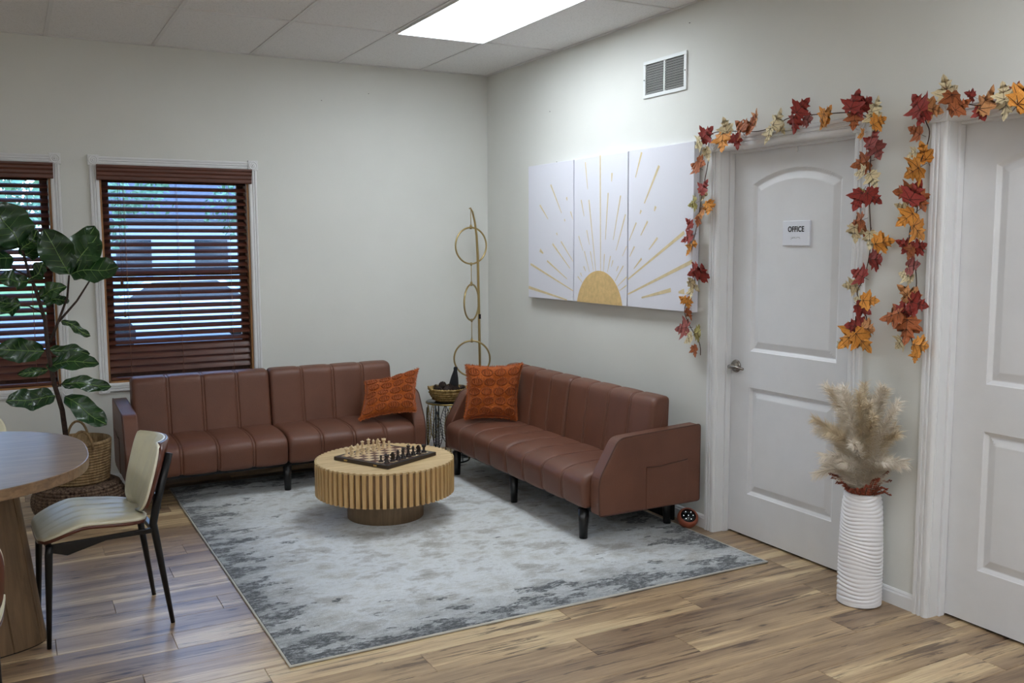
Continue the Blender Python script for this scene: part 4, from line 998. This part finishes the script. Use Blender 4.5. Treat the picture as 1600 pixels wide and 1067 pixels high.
# ---------------------------------------------------------------- sound machine
sm_ = thing('sound_machine', 'small round terracotta sound machine with black button face by the door casing', 'speaker', (-.085, -2.530, 0))
axis = Vector((-.30, -.66, .84)).normalized(); q_ = Vector((0, 0, 1)).rotation_difference(axis).to_matrix().to_4x4()
M_ = Matrix.Translation((0, 0, .056)) @ q_
mb = MB(); mb.lathe([(0, -.046), (.030, -.043), (.048, -.026), (.057, .0), (.054, .020), (.047, .028), (.043, .028), (.041, .024), (0, .024)], 'terracotta', 40, M=M_); mb.obj('body', sm_)
mb = MB(); mb.lathe([(0, .023), (.0415, .023), (.041, .0262), (0, .027)], 'glossy_black', 40, M=M_); fc = mb.obj('button_face', sm_)
mb = MB()
for x, y in ((0, 0), (0, .026), (0, -.026), (.024, .011), (-.024, .011), (.023, -.011), (-.023, -.011)):
    mb.lathe([(.0022, 0), (.0022, .0010), (0, .0012)], 'led_white', 10, M=M_ @ Matrix.Translation((x, y, .0268)))
mb.obj('lit_icons', fc)

# ---------------------------------------------------------------- vase and dried bouquet
VX, VY = -.112, -3.712
t = thing('floor_vase', 'tall white rippled ceramic floor vase between the two doors', 'vase', (VX, VY, 0))
pr = [(0, 0), (.084, 0), (.088, .004)]; n = 280; VH = .485
for i in range(n):
    z = .006 + (VH - .010) * i / (n - 1); q = z / VH
    r = .0915 - .004 * q - .012 * max(0, (q - .45) / .55) ** 2
    if q > .93: r -= .002
    pr.append((r, z))
pr += [(.066, VH), (.062, VH - .006), (.060, VH - .08), (0, VH - .09)]
def ripple(r, z, a):
    if z < .018 or z > VH - .006 or r < .063: return r, z
    k = PI / .0172
    ph = k * (z + .011 * math.sin(a + 9 * z) + .005 * math.sin(2 * a - 14 * z + 1) + .0035 * math.sin(3 * a + 31 * z) )
    amp = .0060 * min(1, (z - .018) / .02, (VH - .006 - z) / .01)
    s = math.sin(ph); return r + amp * (.75 + .45 * math.sin(2 * a + 23 * z)) * (abs(s) ** .8 - .75), z
mb = MB(); mb.lathe(pr, 'vase_white', 72, fn=ripple); mb.obj('body', t)

bq = thing('pampas_bouquet', 'bushy beige dried pampas grass bouquet standing in the white vase', 'dried plant', (VX, VY, VH - .07))
rg_ = random.Random(21)
def clampwall(p, lim=-.006):
    w = VX + p.x
    if w > lim: p = Vector((lim - VX - (w - lim) * .15, p.y, p.z))
    return p
PL = []
for k in range(22):
    a = 2 * PI * k / 22 * 2.0 + rg_.uniform(-.25, .25); PL.append((a, rg_.uniform(.01, .115), rg_.uniform(.40, .53), 0))
for k in range(18):
    a = PI * .25 + 2 * PI * .78 * ((k * 7) % 18) / 17 + rg_.uniform(-.2, .2); PL.append((a, rg_.uniform(.08, .15), (.24 + .24 * ((k * 7) % 20) / 20), rg_.uniform(.2, .9)))
for idx, (a, lean, L, dr) in enumerate(PL):
    d = Vector((math.cos(a), math.sin(a), 0))
    if d.x > 0: d.x *= .35
    spine = []
    for i in range(13):
        q = i / 12; p = d * (.03 + lean * (q ** 1.6) + (.06 * max(0, q - .6) ** 1.3 * 2)) + Vector((0, 0, .02 + L * q - .10 * max(0, q - .75) ** 1.2 - dr * .16 * max(0, q - .45) ** 1.3 * 2)); spine.append(clampwall(p))
    mat = 'plume_fibre' if idx % 3 else 'plume_fibre_tan'
    mb = MB()
    for f in range(900):
        q = .14 + .86 * rg_.random() ** .9; i = min(11, int(q * 12)); u = q * 12 - i; p = spine[i].lerp(spine[i + 1], u); ax = (spine[i + 1] - spine[i]).normalized()
        th = rg_.uniform(0, 2 * PI); s = ax.orthogonal().normalized(); s = Matrix.Rotation(th, 3, ax) @ s
        ln = (.036 + .052 * rg_.random()) * (1.15 - .55 * q) * (1.3 if q < .5 else 1)
        d1 = (ax * 1.25 + s * .62).normalized(); p1 = p + d1 * ln * .5; d2 = (ax * .9 + s * .75 + Vector((0, 0, -.45))).normalized(); p2 = clampwall(p1 + d2 * ln * .6)
        wv = d1.cross(Vector((rg_.uniform(-1, 1), rg_.uniform(-1, 1), rg_.uniform(-1, 1)))).normalized() * .0011
        mb.add([p - wv, p + wv, clampwall(p1 + wv), clampwall(p1 - wv), p2], [(0, 1, 2, 3), (3, 2, 4)], mat)
    o = mb.obj('plume', bq)
    st = MB(); st.tube([(p.x * (.35 + .65 * i / 12), p.y * (.35 + .65 * i / 12), p.z) for i, p in enumerate(spine[:5])], .0018, 'pampas_stem', 5); st.obj('stem', o)
for k in range(22):
    a = 2 * PI * k / 22 + rg_.uniform(-.1, .1); d = Vector((math.cos(a), math.sin(a), 0)); 
    if d.x > 0: d.x *= .3
    L = rg_.uniform(.06, .12); mb = MB(); h = rg_.uniform(.0, .12)
    sp = [d * .05 + Vector((0, 0, .06)), d * (.05 + L * .5) + Vector((0, 0, .09 + h * .6)), d * (.05 + L) + Vector((0, 0, .08 + h))]
    sp = [clampwall(p) for p in sp]
    mb.tube(sp, .0015, 'twig', 5)
    for f in range(44):
        q = f / 44; p = sp[0].lerp(sp[1], q * 2) if q < .5 else sp[1].lerp(sp[2], q * 2 - 1); s = -1 if f % 2 else 1
        side_ = Vector((-d.y, d.x, 0)) * s; tip = clampwall(p + side_ * (.020 * (1 - q) + .006) + d * .008 + Vector((0, 0, .008 * rg_.uniform(-1, 1)))); w = Vector((0, 0, .0032))
        mb.add([p, p + (tip - p) * .5 + w, tip, p + (tip - p) * .5 - w], [(0, 1, 2), (0, 2, 3)], 'rust_sprig')
    mb.obj('rust_sprig', bq)

# ---------------------------------------------------------------- leaf garlands
def maple(mat, fold, variant):
    """five-lobed leaf, base at origin, tip along +z, in the y/z plane, facing -x; unit = 1 long"""
    R_ = random.Random(variant)
    half = [(0, .02), (.10, .00), (.24, -.10), (.30, .02), (.46, .06), (.36, .20), (.50, .30), (.60, .44), (.42, .44), (.38, .50), (.24, .44), (.22, .58), (.30, .72), (.17, .70), (.12, .86), (0, 1.0)]
    half = [(y * (1 + R_.uniform(-.08, .08)), z + R_.uniform(-.02, .02) if 0 < y else z) for y, z in half]
    mb = MB(); n = len(half)
    def X(y, z): return -fold * (abs(y) * .55) + .10 * math.sin(z * 3 + variant) * (z - .5) - .05 * math.cos(9 * abs(y))
    ctr = [(0, z) for _, z in half]; vs = []; th = .006
    for s in (1, -1):
        vs = [(X(0, max(.02, z)), 0, max(.02, z)) for _, z in half] + [(X(y * .5, z), s * y * .5, z * .97 + .01) for y, z in half] + [(X(y, z), s * y, z) for y, z in half]
        fs = []
        for b in (0, n):
            for i in range(n - 1): fs.append((b + i, b + i + 1, b + n + i + 1, b + n + i) if s > 0 else (b + n + i, b + n + i + 1, b + i + 1, b + i))
        mb.add(vs, fs, mat, True)
    vein = [((0, .06), (0, .96)), ((0, .10), (.50, .40)), ((0, .10), (-.50, .40)), ((0, .08), (.40, .07)), ((0, .08), (-.40, .07)), ((0, .40), (.2, .62)), ((0, .40), (-.2, .62))]
    for (a, b), (c, d) in vein:
        m0 = ((a + c) / 2, (b + d) / 2); e = .014
        mb.tube([(X(a, b) - e, a, b), (X(*m0) - e, *m0), (X(c, d) - e, c, d)], [.010, .008, .003], 'leaf_vein', 4)
    mb.tube([(0, 0, .06), (.03, .0, -.12), (.06, .0, -.22)], .010, 'leaf_vein', 4)
    return mb.mesh('maple_leaf')
MM = {(k, v): maple('maple_' + k, (.30, -.12, .55)[v], v) for k in LC for v in range(3)}
def garland(label, path, leaves, seed):
    r = random.Random(seed); xw = -.052
    t = thing('leaf_garland', label, 'garland')
    pts = []
    for i, (y, z) in enumerate(path): pts.append((xw + .012 * math.sin(i * 1.7), y, z))
    # smooth
    P_ = [Vector(p) for p in pts]; out = []
    for i in range(len(P_) - 1):
        a, b, c, d = P_[max(0, i - 1)], P_[i], P_[i + 1], P_[min(len(P_) - 1, i + 2)]
        for k in range(5):
            u = k / 5; out.append(.5 * ((2 * b) + (c - a) * u + (2 * a - 5 * b + 4 * c - d) * u * u + (3 * b - a - 3 * c + d) * u ** 3))
    out.append(P_[-1])
    mb = MB(); mb.tube(out, .0022, 'twig', 6); mb.obj('stem', t)
    for y, z, s, ang_, k in leaves:
        o = bpy.data.objects.new('leaf', MM[(k, r.randrange(3))]); COL.objects.link(o); o.parent = t
        L = s * 1.25; a = math.radians(ang_)
        # image right = -y, up = +z; tip direction
        dirv = Vector((0, -math.cos(a), math.sin(a)))
        tilt = r.uniform(-.35, .35); spin = r.uniform(-.38, .38)
        n0 = Vector((-1, 0, 0)); side_ = dirv.cross(n0).normalized()
        Rm = Matrix.Rotation(tilt, 3, side_) @ Matrix.Rotation(spin, 3, dirv)
        zax = (Rm @ dirv).normalized(); xax = -(Rm @ n0).normalized(); xax = (xax - zax * xax.dot(zax)).normalized(); yax = zax.cross(xax)
        M3 = Matrix((xax, yax, zax)).transposed().to_4x4()
        base = Vector((xw - r.uniform(.0, .03), y, z)) - zax * L * .5
        if base.x + zax.x * L > -.02: base.x = -.02 - zax.x * L
        if base.x > -.03: base.x = -.03
        wdt = abs(yax.x) * L * .5 + abs(xax.x) * L * .2
        mx = max(base.x, base.x + zax.x * L) + wdt
        if mx > -.022: base.x -= mx + .022
        o.matrix_local = Matrix.Translation(base) @ M3 @ Matrix.Scale(L, 4)
    return t
garland('autumn maple leaf garland draped over and down both sides of the office door', G1P, G1L, 4)
rx = random.Random(8)
ex = []
yy = -4.34
while yy > -4.98:
    ex.append([yy, 2.075 + rx.uniform(-.04, .05), rx.uniform(.07, .10), rx.uniform(0, 360), rx.choice('RBOCTO')]); yy -= .035
garland('autumn maple leaf garland hanging beside and over the rightmost door', [[-5.0, 2.08], [-4.65, 2.10]] + G2P, G2L + ex, 6)

# ---------------------------------------------------------------- fiddle leaf fig, basket, pouf
PB = (-2.960, -.600)
pf = thing('woven_pouf', 'low round dark woven floor pouf under the tan rope basket', 'pouf', (PB[0] + .0, PB[1] - .03, 0))
mb = MB(); prf = [(0, 0), (.20, 0)]
for i in range(11):
    z = .008 + i * .0165; r = .215 + .030 * math.sin(PI * i / 10)
    prf += [(r, z), (r + .006, z + .004), (r + .006, z + .012), (r, z + .0155)]
for i in range(12): r = .205 - i * .0170; prf += [(r, .190 + .003), (r - .006, .196), (r - .012, .193)]
prf.append((0, .190)); mb.lathe(prf, 'rope_dark', 48); mb.obj('cover', pf)
rbk = thing('rope_basket', 'tan coiled rope basket with arched handles holding the fig tree', 'basket', (PB[0], PB[1], .198))
mb = MB(); prf = [(0, 0), (.150, 0)]; NB = 15
for i in range(NB):
    z = i * .0155; r = .168 + .018 * (i / NB); prf += [(r - .003, z), (r + .003, z + .003), (r + .003, z + .012), (r - .003, z + .015)]
prf += [(.182, .238), (.174, .238), (.170, .20), (.150, .17)]; mb.lathe(prf, 'rope_tan', 56); mb.obj('body', rbk)
for s, nm in ((1, 'handle'), (-1, 'handle')):
    mb = MB(); mb.tube([(.02 + .055 * math.cos(PI * k / 14) * -1, s * .176, .20 + .11 * math.sin(PI * k / 14)) for k in range(15)], .007, 'rope_tan', 8); mb.obj(nm, rbk)
fg = thing('fiddle_leaf_fig', 'tall fiddle leaf fig tree with broad dark green leaves by the windows', 'plant', (PB[0], PB[1], .20))
o0 = Vector((PB[0], PB[1], .20))
mb = MB(); mb.lathe([(0, .0), (.148, .0), (.150, .165), (0, .172)], 'soil', 32); mb.obj('soil', fg, loc=(0, 0, .002))
for bi, b in enumerate(FIGB):
    pts = [Vector(p) - o0 for p in b]
    if bi == 0: pts = [Vector((-.03, -.03, .15))] + [Vector((-.055, -.08, .24))] + pts[0:]
    n = len(pts); r0 = (.017, .008, .007, .005, .005, .005)[bi]; r1 = (.007, .005, .004, .003, .003, .003)[bi]
    mb = MB(); mb.tube(pts, [r0 + (r1 - r0) * i / (n - 1) for i in range(n)], 'bark', 9); mb.obj('trunk' if bi == 0 else 'branch', fg)
def figleaf(a, b, wd, k):
    a = Vector(a) - o0; b = Vector(b) - o0; L = (b - a).length; z = (b - a).normalized()
    r = random.Random(k); up = Vector((r.uniform(-.4, .4), -1, r.uniform(.1, .9))); x = (up - z * up.dot(z)).normalized(); y = z.cross(x)
    mb = MB(); n = 14; m_ = 5; vs = []
    ctr = []
    for i in range(n + 1):
        q = i / n; w = wd * .66 * (.10 + 1.0 * (math.sin(PI * min(1, q ** .75)) ** .7)) * (.72 + .42 * q) if 0 < q < 1 else wd * .02
        if .25 < q < .45: w *= .93
        bend = -.10 * L * (q - .3) ** 2 + .015 * math.sin(q * 7 + k)
        for j in range(-m_, m_ + 1):
            s = j / m_; wav = .012 * math.sin(q * 15 + s * 4 + k) * abs(s) + .16 * w * s * s * 1.2
            p = a + z * (L * q) + y * (w * s) + x * (bend + wav); vs.append(p)
        ctr.append(a + z * (L * q) + x * (bend + .0012))
    c = 2 * m_ + 1; fs = [(i * c + j, i * c + j + 1, (i + 1) * c + j + 1, (i + 1) * c + j) for i in range(n) for j in range(c - 1)]
    mb.add(vs, fs, 'fig_leaf', True)
    mb.tube(ctr, [.0022] * n + [.0006], 'fig_vein', 4)
    for i in range(2, n - 2, 2):
        for s in (-1, 1):
            row = i * c + m_; pts = [Vector(vs[row + s * 0]) + x * .0012, Vector(vs[(i + 1) * c + m_ + s * 2]) + x * .0012, Vector(vs[(i + 2) * c + m_ + s * 4]) + x * .0012]; mb.tube(pts, [.0012, .0010, .0004], 'fig_vein', 3)
    mb.obj('leaf', fg)
for k, (a, b, wd) in enumerate(FIG): figleaf(a, b, wd, k)

# ---------------------------------------------------------------- dining table
TX, TY = -3.915, -2.430; TA, TB, TN = .900, .640, 2.7
def sup(A, B, n, N=96):
    out = []
    for k in range(N):
        q = 2 * PI * k / N; c, s = math.cos(q), math.sin(q); out.append((A * math.copysign(abs(c) ** (2 / n), c), B * math.copysign(abs(s) ** (2 / n), s)))
    return out
t = thing('dining_table', 'oval wood veneer dining table with flared plank pedestal at left edge', 'table', (TX, TY, 0))
mb = MB(); mb.prism(sup(TA, TB, TN), 2, .700, .740, 'table_veneer'); mb.obj('tabletop', t, bevel=.003)
def arc(p, n):
    P2 = [Vector(q) for q in p]; d = [0]
    for i in range(len(P2)): d.append(d[-1] + (P2[(i + 1) % len(P2)] - P2[i]).length)
    out = []; j = 0
    for k in range(n):
        t_ = d[-1] * (k + 4) / n % d[-1]
        j = 0 if t_ < d[j] else j
        while d[j + 1] < t_: j += 1
        out.append(tuple(P2[j].lerp(P2[(j + 1) % len(P2)], (t_ - d[j]) / max(1e-9, d[j + 1] - d[j]))))
    return out
NP = 28; bot = arc(sup(.722, .185, 2.2, 2000), NP * 8); topp = arc(sup(.640, .150, 2.2, 2000), NP * 8)
mb = MB(); mb.prism(sup(.722 - .006, .180, 2.2), 2, 0.0, .006, 'dark_void'); mb.obj('plinth', t)
mb = MB(); cb_ = [(x * .985, y * .96) for x, y in bot]; ct_ = [(x * .985, y * .96) for x, y in topp]; n_ = len(cb_)
mb.add([(x, y, .006) for x, y in cb_] + [(x, y, .699) for x, y in ct_], [(i, (i + 1) % n_, n_ + (i + 1) % n_, n_ + i) for i in range(n_)], 'dark_void'); mb.obj('pedestal_core', t)
for k in range(NP):
    i0, i1 = k * 8, (k + 1) * 8; ids = list(range(i0, i1 + 1)); mb = MB(); N_ = len(bot)
    o1 = [bot[i % N_] for i in ids]; o2 = [topp[i % N_] for i in ids]
    def shr(p, f): c = (sum(q[0] for q in p) / len(p), sum(q[1] for q in p) / len(p)); return [((q[0] - c[0]) * f + c[0], (q[1] - c[1]) * f + c[1]) for q in p]
    o1, o2 = shr(o1, .94), shr(o2, .94); n = len(o1)
    vs = [(x, y, .006) for x, y in o1] + [(x, y, .700) for x, y in o2] + [(x * .987, y * .965, .006) for x, y in o1] + [(x * .987, y * .965, .700) for x, y in o2]
    fs = [(i, i + 1, n + i + 1, n + i) for i in range(n - 1)] + [(2 * n + i + 1, 2 * n + i, 3 * n + i, 3 * n + i + 1) for i in range(n - 1)]
    fs += [(0, n, 3 * n, 2 * n), (n - 1, 3 * n - 1, 4 * n - 1, 2 * n - 1)]
    mb.add(vs, fs, 'table_pedestal', False); fixn(mb.obj('pedestal_plank', t))

# ---------------------------------------------------------------- dining chairs (local: seat faces +x... sitter looks along -x)
def make_chair(label, loc, rz, group='cream dining chairs around the oval table'):
    t = thing('dining_chair', label, 'chair', loc, rz, group)
    def seat_surf(u, v, dz):
        # u 0 front .. 1 back (x from -.235 to +.165), v -1..1 across
        x = -.235 + .400 * u; w = .225 * (1 - .10 * u) 
        cu = 2 * u - 1; edge = (1 - abs(cu) ** 3.2) ** .40 if abs(cu) < 1 else 0
        w *= .55 + .45 * edge
        z = .452 - .075 * max(0, .38 - u) ** 1.3 * 2.6 - .030 * max(0, u - .45) + .014 * abs(v) ** 2.4 * (1 - .6 * u)
        return Vector((x, v * w, z + dz))
    def sheet(fn, nu, nv, th, m_top, m_bot, m_edge, name, parent, split=0):
        mb = MB(); vs = []
        for s in (1, 0):
            for i in range(nu + 1):
                for j in range(nv + 1): vs.append(fn(i / nu, -1 + 2 * j / nv, th if s else 0))
        c = nv + 1; m = (nu + 1) * c
        ft = [(i * c + j, i * c + j + 1, (i + 1) * c + j + 1, (i + 1) * c + j) for i in range(nu) for j in range(nv)]
        fb = [(m + a, m + d, m + c_, m + b) for a, b, c_, d in ft]
        ring = [j for j in range(nv)] + [i * c + nv for i in range(nu)] + [nu * c + j for j in range(nv, 0, -1)] + [i * c for i in range(nu, 0, -1)]
        fe = [(a, m + a, m + b, b) for a, b in zip(ring, ring[1:] + ring[:1])]
        b0 = len(mb.v); mb.add(vs, ft, m_top, True)
        for F_, mm in ((fb, m_bot), (fe, m_edge)):
            for f in F_: mb.f.append(list(f)); mb.mi.append(mb.mat(mm)); mb.sm.append(True)
        return fixn(mb.obj(name, parent))
    def quilt(fn, dz, chan):
        def g(u, v, th):
            p = fn(u, v, dz)
            ch = min(abs(v - q) for q in (-.6, -.2, .2, .6)); soft = (1 - abs(2 * u - 1) ** 6) * (1 - abs(v) ** 6)
            k = (th * (.35 + .65 * soft) - .005 * math.exp(-ch / .022) * soft) if th > 0 else 0
            return p + chan(u, v) * k
        return g
    sheet(lambda u, v, th: seat_surf(u, v, -.012 + th), 20, 20, .013, 'walnut_shell', 'walnut_shell', 'walnut_shell', 'seat_shell', t)
    sheet(quilt(seat_surf, .0012, lambda u, v: Vector((0, 0, 1))), 24, 40, .030, 'cream_leather', 'cream_leather', 'cream_edge', 'seat_pad', t)
    def back_surf(u, v, dn):
        # u 0 bottom..1 top
        z = .460 + .285 * u; cu = 2 * u - 1; w = .225 * (((.30 + .70 * u) if u < .5 else .65) + (1 - ((.30 + .70 * u) if u < .5 else .65)) * ((1 - abs(cu) ** 3.0) ** .45 if abs(cu) < 1 else 0)) * (.93 + .10 * u)
        wrap = .058 * abs(v) ** 2.2 * (.5 + .5 * u)
        x = .165 + .105 * u - wrap - dn
        return Vector((x, v * w, z + dn * .25))
    sheet(lambda u, v, th: back_surf(u, v, -.012 + th), 18, 22, .013, 'walnut_shell', 'walnut_shell', 'walnut_shell', 'back_shell', t)
    sheet(quilt(back_surf, .0012, lambda u, v: Vector((-.96, 0, .25))), 24, 40, .026, 'cream_leather', 'cream_leather', 'cream_edge', 'back_pad', t)
    for s in (-1, 1):
        mb = MB(); mb.tube([(-.222, s * .185, 0), (-.205, s * .172, .36), (-.200, s * .170, .400)], [.0085, .0145, .0145], 'black_metal', 12); mb.obj('leg', t)
        mb = MB(); mb.tube([(.235, s * .182, 0), (.190, s * .168, .34), (.178, s * .165, .42), (.195, s * .165, .50), (.252, s * .160, .70)], [.0085, .0145, .016, .0165, .0150], 'black_metal', 12); mb.obj('leg', t)
        mb = MB(); mb.prism([(-.205, .400), (-.205, .372), (-.14, .350), (0, .385), (.18, .385), (.18, .405)], 1, s * .168 - .008, s * .168 + .008, 'black_metal'); fixn(mb.obj('side_rail', t, bevel=.002))
    mb = MB(); mb.box(.168, .188, -.165, .165, .388, .408, 'black_metal'); mb.obj('cross_rail', t, bevel=.002)
    mb = MB(); mb.box(-.212, -.192, -.165, .165, .380, .402, 'black_metal'); mb.obj('cross_rail', t, bevel=.002)
    for z, x in ((.52, .200), (.66, .240)):
        mb = MB(); mb.box(x - .006, x + .004, -.16, .16, z - .012, z + .012, 'black_metal'); mb.obj('back_rail', t, bevel=.002)
    return t
make_chair('cream quilted dining chair with walnut shell and black legs, seen whole beside the sofa', (-2.982, -2.346, 0), math.radians(4))
make_chair('cream dining chair back just showing above the far edge of the table', (-3.520, -1.66, 0), math.radians(90))
make_chair('cream dining chair at the near side of the table, cut off by the picture edge', (-3.530, -3.34, 0), math.radians(-90))

# ---------------------------------------------------------------- outdoors beyond the windows
GZ = -.45
def st(o): return tag(o, kind='structure')
st(MB().box(-22, 18, .14, 9.5, GZ - .1, GZ, 'lawn_grass').obj('lawn'))
st(MB().box(-22, 18, 9.5, 11.2, GZ - .1, GZ + .02, 'concrete').obj('pavement'))
st(MB().box(-30, 40, 11.2, 24, GZ - .1, GZ, 'asphalt').obj('car_park'))
st(MB().box(-30, 40, 24, 60, GZ - .1, GZ, 'lawn_grass').obj('far_lawn'))
def tree(x, y, h, rad, label, seed):
    t = thing('broadleaf_tree', label, 'tree', (x, y, GZ)); r = random.Random(seed)
    mb = MB(); mb.tube([(0, 0, 0), (.05, 0, h * .3), (-.05, .1, h * .6), (.1, 0, h * .8)], [.18, .14, .09, .03], 'bark', 10); mb.obj('trunk', t)
    mb = MB()
    for k in range(2600):
        d = Vector((r.gauss(0, 1), r.gauss(0, 1), r.gauss(0, 1))).normalized() * rad * r.uniform(.55, 1) ** .7; d.z *= .75
        d *= 1 + .25 * math.sin(3 * d.x + seed) * math.cos(2.4 * d.z); c = Vector((0, 0, h * .62)) + d
        a = Vector((r.uniform(-1, 1), r.uniform(-1, 1), r.uniform(-1, 1))).normalized() * .10; b = a.orthogonal().normalized() * .06
        mb.add([c - a, c + b, c + a, c - b], [(0, 1, 2, 3)], 'tree_foliage')
    tag(mb.obj('foliage', t), kind='stuff')
tree(3.4, 16.8, 4.6, 2.0, 'leafy green tree outside the window behind the sofa', 1)
tree(-4.9, 9.4, 4.8, 2.3, 'leafy green tree outside the left window', 2)
tree(-1.9, 18.5, 6.0, 2.6, 'more distant green tree beyond the parked car', 3)
hs = thing('distant_house', 'pale grey house with dark roof beyond the car park', 'house', (4.5, 27, GZ))
mb = MB(); mb.box(-6, 6, 0, 7, 0, 2.9, 'siding'); mb.obj('wall', hs)
mb = MB(); mb.prism([(-.5, 2.85), (7.5, 2.85), (3.5, 5.0)], 0, -6.4, 6.4, 'shingle'); fixn(mb.obj('roof', hs))
for x in (-4, -1.5, 3.5):
    mb = MB(); mb.box(x - .55, x + .55, -.04, .02, 1.0, 2.2, 'car_glass'); mb.obj('window', hs)
mb = MB(); mb.box(.7, 1.6, -.04, .02, 0, 2.1, 'trim_white'); mb.obj('door', hs)
def car(x, y, rz, label):
    t = thing('parked_car', label, 'car', (x, y, GZ), rz)
    mb = MB(); body = smoothpoly([(-2.2, .28), (-2.25, .72), (-1.9, .92), (-1.35, .98), (-.75, 1.38), (.55, 1.40), (1.2, .98), (2.05, .86), (2.25, .62), (2.2, .28)], .12, 4)
    mb.prism(body, 1, -.85, .85, 'car_paint'); fixn(mb.obj('body', t, bevel=.05))
    mb = MB()
    for s in (-1, 1): mb.prism([(-1.15, 1.00), (-.70, 1.30), (.50, 1.32), (1.0, 1.00)], 1, s * .845, s * .87, 'car_glass')
    fixn(mb.obj('side_windows', t))
    for wx in (-1.35, 1.4):
        for s in (-1, 1):
            mb = MB(); mb.lathe([(0, -.11), (.30, -.11), (.33, -.08), (.33, .08), (.30, .11), (.19, .11), (.17, .09), (0, .09)], 'tyre', 20, M=Matrix.Translation((wx, s * .78, .33)) @ Matrix.Rotation(-s * PI / 2, 4, 'X')); mb.obj('wheel', t)
    mb = MB()
    for s in (-1, 1): mb.box(-2.27, -2.20, s * .62 - .16, s * .62 + .16, .62, .76, 'tail_red')
    mb.obj('tail_lights', t)
car(-.2, 13.2, .05, 'pale parked car seen through the slats of the right blind')
car(-6.0, 13.6, 3.1, 'pale parked car seen through the slats of the left blind')
